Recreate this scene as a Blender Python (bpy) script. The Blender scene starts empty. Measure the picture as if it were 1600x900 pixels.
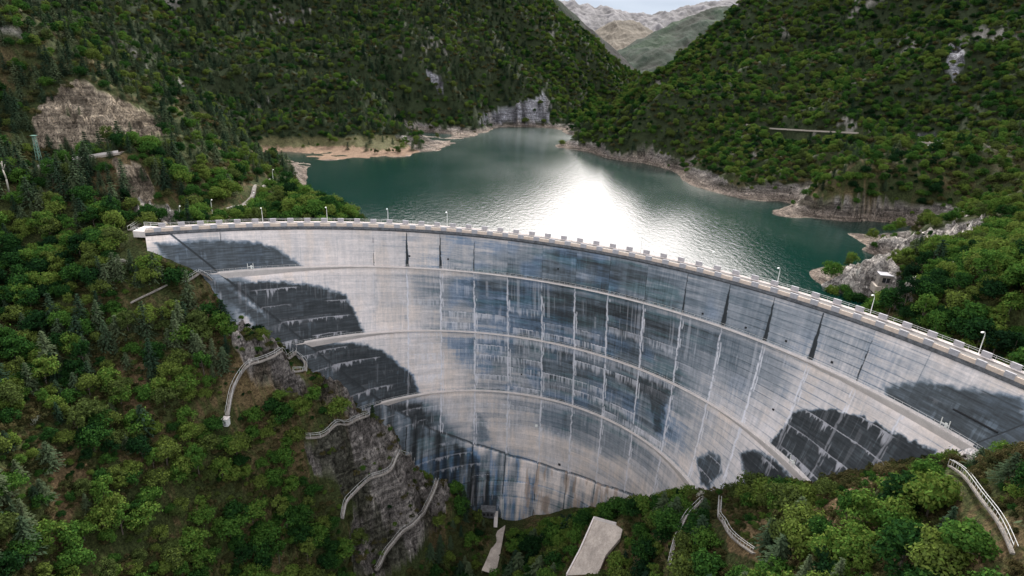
import bpy, math, random
import numpy as np
from mathutils import Vector, Matrix
random.seed(7)
RNG = np.random.default_rng(11)
SC = bpy.context.scene
COL = SC.collection
R = math.radians

# ------------------------------------------------------------------ camera
CF, CP, CR, CH = 950.0, R(20.5), R(2.5), 52.0          # focal length in photo pixels, pitch, roll, height over the crest
_F = np.array([0, math.cos(CP), -math.sin(CP)]); _R0 = np.array([1., 0, 0]); _U0 = np.cross(_R0, _F)
_R = _R0 * math.cos(CR) + _U0 * math.sin(CR); _U = -_R0 * math.sin(CR) + _U0 * math.cos(CR)
cd = bpy.data.cameras.new('camera'); cam = bpy.data.objects.new('camera', cd); COL.objects.link(cam)
cd.sensor_width = 36; cd.lens = 36 * CF / 1600; cd.clip_start = 0.5; cd.clip_end = 30000
M3 = Matrix(((_R[0], _U[0], -_F[0]), (_R[1], _U[1], -_F[1]), (_R[2], _U[2], -_F[2])))
cam.matrix_world = Matrix.Translation((0, 0, CH)) @ M3.to_4x4()
SC.camera = cam

# ------------------------------------------------------------------ light
SUN_EL, SUN_AZ = R(37), R(16)      # azimuth measured from +Y towards +X
SC.view_settings.view_transform = 'Standard'; SC.view_settings.look = 'None'
SC.view_settings.exposure = 1.12; SC.view_settings.gamma = 1.0
w = bpy.data.worlds.new('World'); SC.world = w; w.use_nodes = True
nt = w.node_tree; nt.nodes.clear()
def wn(t, **k):
    n = nt.nodes.new(t)
    for a, b in k.items(): setattr(n, a, b)
    return n
sky = wn('ShaderNodeTexSky', sky_type='NISHITA', sun_disc=False, sun_elevation=SUN_EL, sun_rotation=SUN_AZ)
sky.altitude = 700; sky.dust_density = 1.5
tc = wn('ShaderNodeTexCoord'); mp = wn('ShaderNodeMapping'); mp.inputs['Scale'].default_value = (1, 1, 3.2)
nz = wn('ShaderNodeTexNoise'); nz.inputs['Scale'].default_value = 2.2; nz.inputs['Detail'].default_value = 6; nz.inputs['Roughness'].default_value = .6
cr = wn('ShaderNodeValToRGB'); cr.color_ramp.elements[0].position = .30; cr.color_ramp.elements[1].position = .52
nz2 = wn('ShaderNodeTexNoise'); nz2.inputs['Scale'].default_value = 5; nz2.inputs['Detail'].default_value = 5
cr2 = wn('ShaderNodeValToRGB')
cr2.color_ramp.elements[0].position = .3; cr2.color_ramp.elements[0].color = (5.4, 5.5, 5.9, 1)
cr2.color_ramp.elements[1].position = .7; cr2.color_ramp.elements[1].color = (8.6, 8.2, 7.9, 1)
mx = wn('ShaderNodeMix', data_type='RGBA'); bg = wn('ShaderNodeBackground'); bg.inputs['Strength'].default_value = .13
out = wn('ShaderNodeOutputWorld'); L = nt.links.new
L(tc.outputs['Generated'], mp.inputs['Vector']); L(mp.outputs[0], nz.inputs['Vector']); L(mp.outputs[0], nz2.inputs['Vector'])
L(nz.outputs[0], cr.inputs[0]); L(nz2.outputs[0], cr2.inputs[0])
L(cr.outputs[0], mx.inputs['Factor']); L(sky.outputs[0], mx.inputs['A']); L(cr2.outputs[0], mx.inputs['B'])
vn = wn('ShaderNodeVectorMath', operation='NORMALIZE'); L(tc.outputs['Generated'], vn.inputs[0])
sx0 = wn('ShaderNodeSeparateXYZ'); L(vn.outputs[0], sx0.inputs[0])
def mth(op, a, b=None, c=None):
    n = wn('ShaderNodeMath', operation=op)
    for i, v in enumerate((a, b, c)):
        if v is None: continue
        if isinstance(v, (int, float)): n.inputs[i].default_value = v
        else: L(v, n.inputs[i])
    return n.outputs[0]
def mrange(v, a, b):
    n = wn('ShaderNodeMapRange', interpolation_type='SMOOTHSTEP'); n.inputs[1].default_value = a; n.inputs[2].default_value = b; L(v, n.inputs[0]); return n.outputs[0]
azn = mth('ABSOLUTE', mth('SUBTRACT', mth('ARCTAN2', sx0.outputs['X'], sx0.outputs['Y']), R(4)))
lump = mth('MULTIPLY', mth('SUBTRACT', 1.0, mrange(azn, R(16), R(25))), mth('MULTIPLY', mrange(sx0.outputs['Z'], .105, .14), mth('SUBTRACT', 1.0, mrange(sx0.outputs['Z'], .5, .85))))
lump = mth('MULTIPLY', lump, mth('MULTIPLY_ADD', mrange(sx0.outputs['Z'], .16, .40), 1.9, .5))
adn = wn('ShaderNodeMix', data_type='RGBA', blend_type='ADD'); L(lump, adn.inputs['Factor']); L(mx.outputs['Result'], adn.inputs['A']); adn.inputs['B'].default_value = (12, 10.8, 10.3, 1)
sxyz = wn('ShaderNodeSeparateXYZ'); L(vn.outputs[0], sxyz.inputs[0])
lowm = wn('ShaderNodeMapRange', interpolation_type='SMOOTHSTEP'); lowm.inputs[1].default_value = .085; lowm.inputs[2].default_value = .13; L(sxyz.outputs['Z'], lowm.inputs[0])
hzn = wn('ShaderNodeMix', data_type='RGBA'); L(lowm.outputs[0], hzn.inputs['Factor']); hzc = wn('ShaderNodeMix', data_type='RGBA'); L(nz2.outputs[0], hzc.inputs['Factor']); hzc.inputs['A'].default_value = (1.5, 1.8, 2.3, 1); hzc.inputs['B'].default_value = (3.4, 3.7, 4.1, 1)
L(hzc.outputs['Result'], hzn.inputs['A']); L(adn.outputs['Result'], hzn.inputs['B']); L(hzn.outputs['Result'], bg.inputs['Color']); L(bg.outputs[0], out.inputs[0])
sd = bpy.data.lights.new('sun', 'SUN'); sd.energy = 2.8; sd.angle = R(9); sd.color = (1, .95, .87)
so = bpy.data.objects.new('sun', sd); COL.objects.link(so)
sdir = Vector((math.sin(SUN_AZ) * math.cos(SUN_EL), math.cos(SUN_AZ) * math.cos(SUN_EL), math.sin(SUN_EL)))
so.rotation_euler = sdir.to_track_quat('Z', 'Y').to_euler()
SC.cycles.max_bounces = 5; SC.cycles.diffuse_bounces = 3; SC.cycles.glossy_bounces = 2; SC.cycles.transmission_bounces = 2

# ------------------------------------------------------------------ geometry helpers
def ray(px, py):
    return _F * CF + _R * (px - 800) - _U * (py - 450)
def pD(px, py, D):                   # photo pixel + distance along Y -> world
    d = ray(px, py); t = D / d[1]; return np.array([d[0] * t, D, CH + d[2] * t])
def pz(px, py, z):                   # photo pixel + height -> world
    d = ray(px, py); t = (z - CH) / d[2]; return np.array([d[0] * t, d[1] * t, z])
def proj(P):                         # world -> photo pixel, depth
    Q = P - np.array([0, 0, CH]); z = Q @ _F; z = np.where(np.abs(z) < 1e-6, 1e-6, z)
    return 800 + CF * (Q @ _R) / z, 450 - CF * (Q @ _U) / z, z

def hsh(ix, iy, iz=0, seed=0):
    n = (ix.astype(np.int64) * 374761393 + iy.astype(np.int64) * 668265263 + np.int64(seed * 1442695 + 1013) + (iz * np.int64(2147483) if not np.isscalar(iz) else 0))
    n = (n ^ (n >> 13)) * 1274126177; n = n & 0x7fffffff; n = (n ^ (n >> 16)) * 69069 & 0x7fffffff
    return (n % 100003) / 100003.0
def vnoise(x, y, seed=0):
    ix = np.floor(x); iy = np.floor(y); fx = x - ix; fy = y - iy
    fx = fx * fx * (3 - 2 * fx); fy = fy * fy * (3 - 2 * fy)
    a = hsh(ix, iy, 0, seed); b = hsh(ix + 1, iy, 0, seed); c = hsh(ix, iy + 1, 0, seed); d = hsh(ix + 1, iy + 1, 0, seed)
    return (a * (1 - fx) + b * fx) * (1 - fy) + (c * (1 - fx) + d * fx) * fy
def fbm(x, y, o=4, seed=0):
    s = 0; a = .5; t = 0
    for i in range(o):
        s = s + a * vnoise(x * 2 ** i + i * 17.3, y * 2 ** i - i * 9.1, seed + i); t += a; a *= .5
    return s / t
def ridged(x, y, o=4, seed=0):
    s = 0; a = .5; t = 0
    for i in range(o):
        s = s + a * (1 - np.abs(2 * vnoise(x * 2 ** i + i * 7.7, y * 2 ** i + i * 3.1, seed + i) - 1)); t += a; a *= .5
    return s / t
def inpoly(x, y, poly):
    r = np.zeros(x.shape, bool); n = len(poly)
    for i in range(n):
        x1, y1 = poly[i]; x2, y2 = poly[(i + 1) % n]
        if y1 == y2: continue
        c = ((y1 > y) != (y2 > y)) & (x < (x2 - x1) * (y - y1) / (y2 - y1) + x1); r ^= c
    return r
def segdist(x, y, pts, closed=False):
    d = np.full(x.shape, 1e9); n = len(pts)
    for i in range(n if closed else n - 1):
        x1, y1 = pts[i][:2]; x2, y2 = pts[(i + 1) % n][:2]
        vx, vy = x2 - x1, y2 - y1; t = np.clip(((x - x1) * vx + (y - y1) * vy) / (vx * vx + vy * vy + 1e-9), 0, 1)
        d = np.minimum(d, np.hypot(x - x1 - t * vx, y - y1 - t * vy))
    return d
def sstep(a, b, x):
    t = np.clip((x - a) / (b - a), 0, 1); return t * t * (3 - 2 * t)

def link(name, me, parent=None, mats=()):
    o = bpy.data.objects.new(name, me); COL.objects.link(o)
    if parent is not None: o.parent = parent
    for m in mats: me.materials.append(m)
    return o
def empty(name, loc=(0, 0, 0)):
    o = bpy.data.objects.new(name, None); o.location = loc; o.empty_display_size = .5; COL.objects.link(o); return o
def tag(o, label=None, cat=None, group=None, kind=None):
    if label: o['label'] = label
    if cat: o['category'] = cat
    if group: o['group'] = group
    if kind: o['kind'] = kind
    return o
def fastmesh(name, V, Q, smooth=True, colors=None, tris=False):
    me = bpy.data.meshes.new(name); V = np.asarray(V, np.float32); Q = np.asarray(Q, np.int32); k = Q.shape[1]
    me.vertices.add(len(V)); me.vertices.foreach_set('co', V.ravel())
    me.loops.add(Q.size); me.loops.foreach_set('vertex_index', Q.ravel())
    me.polygons.add(len(Q)); me.polygons.foreach_set('loop_start', np.arange(0, Q.size, k, dtype=np.int32))
    me.polygons.foreach_set('loop_total', np.full(len(Q), k, np.int32))
    me.polygons.foreach_set('use_smooth', np.full(len(Q), smooth, bool))
    me.update(calc_edges=True)
    if colors is not None:
        for nm, arr in colors.items():
            a = me.attributes.new(nm, 'FLOAT_COLOR', 'POINT'); c = np.ones((len(V), 4), np.float32); c[:, :arr.shape[1]] = arr
            a.data.foreach_set('color', c.ravel())
    return me
def gridquads(nu, nv):
    i = np.arange(nu - 1)[:, None]; j = np.arange(nv - 1)[None, :]; a = i * nv + j
    return np.stack([a, a + nv, a + nv + 1, a + 1], -1).reshape(-1, 4)

class MB:                                            # mesh builder for boxes, bars, tubes
    def __init__(s): s.V = []; s.F = []
    def add(s, V, F):
        n = len(s.V); s.V += [tuple(v) for v in V]; s.F += [tuple(i + n for i in f) for f in F]
    def box(s, c, dx, dy, dz, ax=(1, 0, 0), ay=None, up=(0, 0, 1)):     # c centre, full sizes, along ax (horizontal) and ay
        c = Vector(c); ax = Vector(ax).normalized(); up = Vector(up).normalized()
        ay = Vector(ay).normalized() if ay is not None else up.cross(ax).normalized()
        V = [c + ax * (dx / 2 * i) + ay * (dy / 2 * j) + up * (dz / 2 * k) for i in (-1, 1) for j in (-1, 1) for k in (-1, 1)]
        s.add(V, [(0, 1, 3, 2), (4, 6, 7, 5), (0, 4, 5, 1), (2, 3, 7, 6), (0, 2, 6, 4), (1, 5, 7, 3)])
    def bar(s, a, b, r, n=5, r2=None):
        a = Vector(a); b = Vector(b); d = (b - a)
        if d.length < 1e-5: return
        d.normalize(); u = d.orthogonal().normalized(); v = d.cross(u); r2 = r if r2 is None else r2
        V = [a + (u * math.cos(2 * math.pi * i / n) + v * math.sin(2 * math.pi * i / n)) * r for i in range(n)]
        V += [b + (u * math.cos(2 * math.pi * i / n) + v * math.sin(2 * math.pi * i / n)) * r2 for i in range(n)]
        s.add(V, [(i, (i + 1) % n, n + (i + 1) % n, n + i) for i in range(n)] + [tuple(range(n - 1, -1, -1)), tuple(range(n, 2 * n))])
    def path(s, pts, r, n=5, r2=None):
        m = len(pts)
        for i in range(m - 1):
            ra = r if r2 is None else r + (r2 - r) * i / (m - 1); rb = r if r2 is None else r + (r2 - r) * (i + 1) / (m - 1)
            s.bar(pts[i], pts[i + 1], ra, n, rb)
    def loft(s, secs, cap=True):                       # list of closed cross sections
        n = len(secs[0]); V = [p for q in secs for p in q]; F = []
        for i in range(len(secs) - 1):
            for j in range(n):
                k = (j + 1) % n; F.append((i * n + j, (i + 1) * n + j, (i + 1) * n + k, i * n + k))
        if cap: F += [tuple(range(n)), tuple(range(len(V) - 1, len(V) - 1 - n, -1))]
        s.add(V, F)
    def build(s, name, mat, parent=None, smooth=False, loc=None):
        me = bpy.data.meshes.new(name); me.from_pydata([tuple(v) for v in s.V], [], s.F); me.update()
        if smooth: me.polygons.foreach_set('use_smooth', [True] * len(me.polygons))
        o = link(name, me, parent, (mat,))
        if loc is not None: o.location = loc
        return o

# ------------------------------------------------------------------ materials
def mat(name, base=(.5, .5, .5), rough=.85, attr=None, noise=None, bump=None, spec=.3, metal=0, var=0.0, trans=None):
    m = bpy.data.materials.new(name); m.use_nodes = True; t = m.node_tree; b = t.nodes['Principled BSDF']
    b.inputs['Roughness'].default_value = rough; b.inputs['Specular IOR Level'].default_value = spec; b.inputs['Metallic'].default_value = metal
    N = t.nodes.new; K = t.links.new
    if attr:
        a = N('ShaderNodeAttribute'); a.attribute_name = attr; c = a.outputs['Color']
    else:
        a = N('ShaderNodeRGB'); a.outputs[0].default_value = (*base, 1); c = a.outputs[0]
    g = N('ShaderNodeNewGeometry')
    if noise:                                         # (scale, amount[, stretch z])
        for ns in noise:
            sc, am = ns[:2]; n = N('ShaderNodeTexNoise'); n.inputs['Scale'].default_value = sc; n.inputs['Detail'].default_value = 6; n.inputs['Roughness'].default_value = .65
            mpn = N('ShaderNodeMapping'); mpn.inputs['Scale'].default_value = (1, 1, ns[2] if len(ns) > 2 else 1)
            K(g.outputs['Position'], mpn.inputs[0]); K(mpn.outputs[0], n.inputs['Vector'])
            r = N('ShaderNodeMapRange'); r.inputs[1].default_value = .3; r.inputs[2].default_value = .7; r.inputs[3].default_value = 1 - am; r.inputs[4].default_value = 1 + am
            K(n.outputs[0], r.inputs[0]); v = N('ShaderNodeVectorMath'); v.operation = 'SCALE'; K(c, v.inputs[0]); K(r.outputs[0], v.inputs['Scale']); c = v.outputs[0]
    K(c, b.inputs['Base Color'])
    if bump:
        n = N('ShaderNodeTexNoise'); n.inputs['Scale'].default_value = bump[0]; n.inputs['Detail'].default_value = 8; n.inputs['Roughness'].default_value = .7
        K(g.outputs['Position'], n.inputs['Vector']); bp = N('ShaderNodeBump'); bp.inputs['Strength'].default_value = bump[1]; bp.inputs['Distance'].default_value = bump[2]
        K(n.outputs[0], bp.inputs['Height']); K(bp.outputs[0], b.inputs['Normal'])
    return m
def leafmat(name, cols, trans=.25, bright=1.0):
    m = bpy.data.materials.new(name); m.use_nodes = True; t = m.node_tree; t.nodes.clear(); N = t.nodes.new; K = t.links.new
    oi = N('ShaderNodeObjectInfo'); g = N('ShaderNodeNewGeometry')
    n = N('ShaderNodeTexNoise'); n.inputs['Scale'].default_value = .022; n.inputs['Detail'].default_value = 4; K(oi.outputs['Location'], n.inputs['Vector'])
    ad = N('ShaderNodeMath'); ad.operation = 'MULTIPLY_ADD'; K(n.outputs[0], ad.inputs[0]); ad.inputs[1].default_value = 1.3; ad.inputs[2].default_value = -.62
    ad2 = N('ShaderNodeMath'); ad2.operation = 'MULTIPLY_ADD'; K(oi.outputs['Random'], ad2.inputs[0]); ad2.inputs[1].default_value = .9; K(ad.outputs[0], ad2.inputs[2])
    ri = g.outputs['Random Per Island']
    ad3 = N('ShaderNodeMath'); ad3.operation = 'MULTIPLY_ADD'; K(ri, ad3.inputs[0]); ad3.inputs[1].default_value = .25; K(ad2.outputs[0], ad3.inputs[2])
    cr = N('ShaderNodeValToRGB'); e = cr.color_ramp.elements
    for i, c in enumerate(cols):
        p = .05 + i / (len(cols) - 1) * .95
        x = e[i] if i < 2 else e.new(p); x.position = p; x.color = (*[v * bright for v in c], 1)
    K(ad3.outputs[0], cr.inputs[0])
    d = N('ShaderNodeBsdfDiffuse'); K(cr.outputs[0], d.inputs[0]); tr = N('ShaderNodeBsdfTranslucent'); K(cr.outputs[0], tr.inputs[0])
    ms = N('ShaderNodeMixShader'); ms.inputs[0].default_value = trans; o = N('ShaderNodeOutputMaterial')
    K(d.outputs[0], ms.inputs[1]); K(tr.outputs[0], ms.inputs[2]); K(ms.outputs[0], o.inputs[0])
    return m
M = {}
M['leaf'] = leafmat('leaf_green', [(.008, .022, .010), (.015, .046, .013), (.036, .090, .018), (.068, .135, .025), (.115, .155, .032), (.055, .078, .024)])
M['conifer'] = leafmat('needle_green', [(.012, .028, .017), (.026, .046, .027), (.046, .070, .038), (.075, .098, .052)], .12)
M['shrub'] = leafmat('shrub_olive', [(.02, .028, .013), (.045, .05, .02), (.085, .07, .032), (.04, .055, .018), (.10, .085, .04)])
M['blossom'] = leafmat('blossom_pale', [(.2, .22, .16), (.35, .34, .3), (.5, .48, .42)])
M['yellow'] = leafmat('leaf_yellow', [(.16, .16, .02), (.22, .2, .03), (.2, .22, .03)])
M['bark'] = mat('bark', (.09, .075, .06), noise=((3, .3),))
M['dam'] = mat('dam_concrete', attr='paint', noise=((1.6, .10), (.35, .06), (9, .12)), bump=(5, .5, .06), rough=.8)
M['conc'] = mat('pale_concrete', (.60, .55, .525), noise=((.5, .12), (5, .12)), bump=(6, .4, .05))
M['conc_grey'] = mat('grey_concrete', (.33, .325, .345), noise=((1.5, .2), (8, .2)))
M['conc_warm'] = mat('warm_concrete', (.52, .43, .365), noise=((1.5, .15), (8, .15)))
M['fascia'] = mat('mossy_fascia', (.10, .105, .115), noise=((.9, .5), (4, .3)))
M['asphalt'] = mat('crest_asphalt', (.13, .12, .115), noise=((.6, .15), (6, .2)))
M['rail'] = mat('rail_metal', (.55, .55, .54), rough=.5)
M['lamp'] = mat('lamp_paint', (.68, .69, .66), rough=.5)
M['dark'] = mat('dark_opening_and_shade', (.02, .022, .025))
M['wall_stone'] = mat('old_masonry', (.33, .29, .25), noise=((1.5, .3), (6, .3)), bump=(3, .6, .1))
M['path'] = mat('path_concrete', (.19, .172, .155), noise=((.5, .3), (2.5, .35), (8, .2)))
M['gravel'] = mat('pale_gravel', (.38, .33, .29), noise=((.22, .28), (1.2, .2), (5, .25)), bump=(3, .5, .06))
M['mast'] = mat('mast_paint', (.12, .22, .18), noise=((4, .3),))
M['terrain'] = mat('terrain_cover', attr='paint', noise=((.5, .28), (2.5, .30), (9, .25)), bump=(1.3, .9, .5), rough=.95, spec=.1)
def rockify(m):
    t = m.node_tree; N = t.nodes.new; K = t.links.new; b = t.nodes['Principled BSDF']; src = b.inputs['Base Color'].links[0].from_socket; nsrc = b.inputs['Normal'].links[0].from_node
    a = N('ShaderNodeAttribute'); a.attribute_name = 'rock'; g = N('ShaderNodeNewGeometry')
    mp_ = N('ShaderNodeMapping'); mp_.inputs['Scale'].default_value = (1, 1, .45); K(g.outputs['Position'], mp_.inputs[0])
    n = N('ShaderNodeTexNoise'); n.inputs['Scale'].default_value = .9; n.inputs['Detail'].default_value = 7; n.inputs['Roughness'].default_value = .72; n.inputs['Distortion'].default_value = 1.2; K(mp_.outputs[0], n.inputs['Vector'])
    v = N('ShaderNodeTexVoronoi'); v.feature = 'DISTANCE_TO_EDGE'; v.inputs['Scale'].default_value = .8; K(mp_.outputs[0], v.inputs['Vector'])
    r = N('ShaderNodeMapRange'); r.inputs[1].default_value = .36; r.inputs[2].default_value = .62; r.inputs[3].default_value = .16; r.inputs[4].default_value = 1.75; K(n.outputs[0], r.inputs[0])
    r2 = N('ShaderNodeMapRange'); r2.inputs[1].default_value = 0; r2.inputs[2].default_value = .07; r2.inputs[3].default_value = .72; r2.inputs[4].default_value = 1; K(v.outputs[0], r2.inputs[0])
    mz = N('ShaderNodeMapping'); mz.inputs['Scale'].default_value = (.10, .10, 1.0); mz.inputs['Rotation'].default_value = (.12, -.08, 0); K(g.outputs['Position'], mz.inputs[0])
    n4 = N('ShaderNodeTexNoise'); n4.inputs['Scale'].default_value = .9; n4.inputs['Detail'].default_value = 5; K(mz.outputs[0], n4.inputs['Vector'])
    r4 = N('ShaderNodeMapRange'); r4.inputs[1].default_value = .40; r4.inputs[2].default_value = .56; r4.inputs[3].default_value = .5; r4.inputs[4].default_value = 1.3; K(n4.outputs[0], r4.inputs[0])
    mu0 = N('ShaderNodeMath'); mu0.operation = 'MULTIPLY'; K(r2.outputs[0], mu0.inputs[0]); K(r4.outputs[0], mu0.inputs[1])
    mu = N('ShaderNodeMath'); mu.operation = 'MULTIPLY'; K(r.outputs[0], mu.inputs[0]); K(mu0.outputs[0], mu.inputs[1])
    mx_ = N('ShaderNodeMix'); K(a.outputs['Fac'], mx_.inputs['Factor']); n3 = N('ShaderNodeTexNoise'); n3.inputs['Scale'].default_value = 1.7; n3.inputs['Detail'].default_value = 8; n3.inputs['Roughness'].default_value = .75; K(g.outputs['Position'], n3.inputs['Vector'])
    r3 = N('ShaderNodeMapRange'); r3.inputs[1].default_value = .36; r3.inputs[2].default_value = .64; r3.inputs[3].default_value = .35; r3.inputs[4].default_value = 1.6; K(n3.outputs[0], r3.inputs[0]); K(r3.outputs[0], mx_.inputs['A']); K(mu.outputs[0], mx_.inputs['B'])
    s_ = N('ShaderNodeVectorMath'); s_.operation = 'SCALE'; K(src, s_.inputs[0]); K(mx_.outputs[0], s_.inputs['Scale']); K(s_.outputs[0], b.inputs['Base Color'])
    b2 = N('ShaderNodeBump'); b2.inputs['Distance'].default_value = 1.2; K(a.outputs['Fac'], b2.inputs['Strength']); K(mu.outputs[0], b2.inputs['Height']); K(nsrc.outputs[0], b2.inputs['Normal']); K(b2.outputs[0], b.inputs['Normal'])
rockify(M['terrain'])
M['hill'] = mat('hill_cover', attr='paint', noise=((.05, .22), (.3, .3)), bump=(.2, .9, 2.5), rough=.95, spec=.1)

# ------------------------------------------------------------------ the dam's shape
C0 = (-39.81, 43.22)
LH = [-4, 0, 13, 36, 60, 85, 120]
LX = [-39.81, -39.81, -34.87, -18.66, -7.44, -1.9, 2.0]
LY = [43.22, 43.22, 58.59, 100.2, 128.96, 142.5, 150.5]
LR = [146.6, 146.6, 131.09, 91.09, 64.2, 51.5, 44.0]
CT_U = [18, 21.8, 33, 46, 54, 59, 64.3, 68, 73.6, 79, 82.9, 85.9, 94.3, 103.8, 110, 113.5, 119]
CT_H = [7, 13, 36, 60, 82, 93, 102, 108, 115.6, 111, 102, 89, 60, 36, 22, 12, 4]
def hb(u): return np.interp(u, CT_U, CT_H)
def face_r(u, h):                                    # distance from C0 of the downstream face at azimuth u (deg), depth h
    u = np.radians(u); dx, dy = np.cos(u), np.sin(u)
    ax = np.interp(h, LH, LX) - C0[0]; ay = np.interp(h, LH, LY) - C0[1]; r = np.interp(h, LH, LR)
    b = dx * ax + dy * ay; q = r * r - (ax * ax + ay * ay - b * b)
    return b + np.sqrt(np.maximum(q, 0))
def face(u, h, off=0.0):                             # world point; off > 0 = out of the face towards downstream
    r = face_r(u, h) - off; a = np.radians(u)
    return np.stack([C0[0] + r * np.cos(a), C0[1] + r * np.sin(a), -h + 0 * r], -1)
def fp(u, h, off=0.0): return Vector([float(v) for v in face(np.float64(u), np.float64(h), off)])
def hit(px, py):                                     # pixel -> (u, h) on the face
    hs = np.linspace(-1, 130, 1311); d = ray(px, py); t = (-hs - CH) / d[2]; x = d[0] * t; y = d[1] * t
    g = np.hypot(x - C0[0], y - C0[1]) - face_r(np.degrees(np.arctan2(y - C0[1], x - C0[0])), hs)
    k = np.where((g[:-1] < 0) & (g[1:] >= 0))[0]
    k = k[0] if len(k) else int(np.argmin(np.abs(g)))
    return math.degrees(math.atan2(y[k] - C0[1], x[k] - C0[0])), hs[k]
ARC = math.radians(1) * 146.6                         # metres of crest per degree
def hs_(poly): return [(hit(*p)[0] * ARC, hit(*p)[1]) for p in poly]

def dam_face():
    NU, NV = 1500, 460
    U = np.linspace(118.2, 19, NU)[:, None] * np.ones((1, NV)); V = np.linspace(0, 1, NV)[None, :]
    Hh = V * (hb(U) + 5) + 0.9 * (1 - V); S = U * ARC
    # the perimetral joint: everything below it is the saddle, which stands proud
    J = [hit(*p) for p in [(262, 362), (275, 372), (350, 432), (410, 480), (470, 527), (540, 585), (605, 632), (680, 672), (740, 693), (800, 712), (870, 733), (940, 757), (1010, 782)]]
    ju = [j[0] for j in J] + [47, 36, 26.5, 23.3, 21, 19]; jh = [j[1] for j in J] + [66, 46, 24, 12, 4, 0]
    jo = np.argsort(ju); jh_u = np.interp(U, np.array(ju)[jo], np.array(jh)[jo])
    below = Hh - jh_u
    offs = 1.0 * sstep(0, .35, below) + .4 * sstep(98.4, 98.7, Hh) + np.clip(below, 0, 40) * .10
    offs = offs + .06 * (fbm(S * .15, Hh * .15, 3, 5) - .5)
    P = face(U, Hh, offs)
    # ---- tone
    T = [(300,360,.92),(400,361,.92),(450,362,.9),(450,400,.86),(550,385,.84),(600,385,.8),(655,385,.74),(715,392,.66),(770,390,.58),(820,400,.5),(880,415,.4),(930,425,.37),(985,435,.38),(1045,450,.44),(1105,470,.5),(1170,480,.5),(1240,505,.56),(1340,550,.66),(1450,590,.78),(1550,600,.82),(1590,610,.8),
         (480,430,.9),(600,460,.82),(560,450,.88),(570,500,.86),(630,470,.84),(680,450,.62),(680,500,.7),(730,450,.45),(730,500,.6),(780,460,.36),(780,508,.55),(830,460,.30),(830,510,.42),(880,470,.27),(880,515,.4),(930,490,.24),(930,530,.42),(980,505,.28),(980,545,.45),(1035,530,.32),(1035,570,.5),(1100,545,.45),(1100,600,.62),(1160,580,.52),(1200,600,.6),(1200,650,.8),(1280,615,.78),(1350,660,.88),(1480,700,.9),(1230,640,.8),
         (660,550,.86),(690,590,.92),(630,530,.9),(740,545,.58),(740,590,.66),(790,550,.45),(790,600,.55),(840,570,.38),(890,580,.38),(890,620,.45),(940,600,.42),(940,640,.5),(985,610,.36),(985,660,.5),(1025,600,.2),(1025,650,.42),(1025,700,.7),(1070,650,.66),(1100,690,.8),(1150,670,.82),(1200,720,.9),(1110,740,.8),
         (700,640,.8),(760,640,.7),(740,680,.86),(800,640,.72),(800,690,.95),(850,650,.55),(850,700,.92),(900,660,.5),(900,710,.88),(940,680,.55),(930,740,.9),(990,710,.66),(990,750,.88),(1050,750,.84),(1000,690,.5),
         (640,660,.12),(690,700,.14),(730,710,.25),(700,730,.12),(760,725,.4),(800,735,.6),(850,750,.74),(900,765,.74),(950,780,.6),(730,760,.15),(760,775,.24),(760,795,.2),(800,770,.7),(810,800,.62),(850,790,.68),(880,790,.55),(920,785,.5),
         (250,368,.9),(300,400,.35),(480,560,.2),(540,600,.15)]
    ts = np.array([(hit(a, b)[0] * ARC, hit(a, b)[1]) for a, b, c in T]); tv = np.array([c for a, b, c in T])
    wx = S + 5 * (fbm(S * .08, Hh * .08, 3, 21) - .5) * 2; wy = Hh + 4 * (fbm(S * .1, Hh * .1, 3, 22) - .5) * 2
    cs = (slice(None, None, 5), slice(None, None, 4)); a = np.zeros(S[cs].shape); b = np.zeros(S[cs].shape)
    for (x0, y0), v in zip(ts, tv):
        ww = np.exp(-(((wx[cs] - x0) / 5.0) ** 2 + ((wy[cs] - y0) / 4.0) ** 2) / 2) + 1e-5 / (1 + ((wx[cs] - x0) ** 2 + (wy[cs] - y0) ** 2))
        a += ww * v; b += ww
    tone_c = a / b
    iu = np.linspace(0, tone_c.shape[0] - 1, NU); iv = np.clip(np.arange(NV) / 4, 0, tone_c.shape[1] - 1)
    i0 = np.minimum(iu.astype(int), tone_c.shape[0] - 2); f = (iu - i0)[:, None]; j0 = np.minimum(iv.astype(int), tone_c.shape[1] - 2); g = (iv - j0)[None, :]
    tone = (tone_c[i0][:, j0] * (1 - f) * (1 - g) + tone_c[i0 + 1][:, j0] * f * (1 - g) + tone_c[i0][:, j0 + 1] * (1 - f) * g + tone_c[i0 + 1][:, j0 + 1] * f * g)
    # ---- monoliths, lifts
    JU = np.array([115.2, 110.4, 105.8, 101.3, 96.8, 92.3, 88.1, 83.8, 79.4, 75.0, 70.5, 66.2, 62.0, 57.5, 52.9, 48.2, 43.5, 38.7, 34, 29.4, 24.8, 20])
    Uw = U + .10 * (fbm(S * .05, Hh * .5, 3, 31) - .5)
    pan = np.searchsorted(-JU, -Uw); jn = np.abs(Uw[..., None] - JU).min(-1) * ARC
    jid = np.abs(Uw[..., None] - JU).argmin(-1); js = (Uw - JU[jid]) * -ARC
    lift = np.floor(Hh / 2.05); lf = Hh / 2.05 - lift
    mid = sstep(46, 54, U) * (1 - sstep(84, 92, U)); body = (below < 0)
    tone = tone + (hsh(pan, 0 * pan, 0, 3) - .5) * .07 + (hsh(pan, lift, 0, 4) - .5) * .10 * (.4 + mid)
    tone += (fbm(S * .12 + pan * 7, Hh * 1.1, 4, 6) - .5) * .26 * (.5 + .8 * mid) * (1 - .55 * sstep(59, 63, Hh))          # flat board marks
    tone += (fbm(S * 1.4, Hh * .09, 4, 7) - .5) * .17                                    # runs
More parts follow.
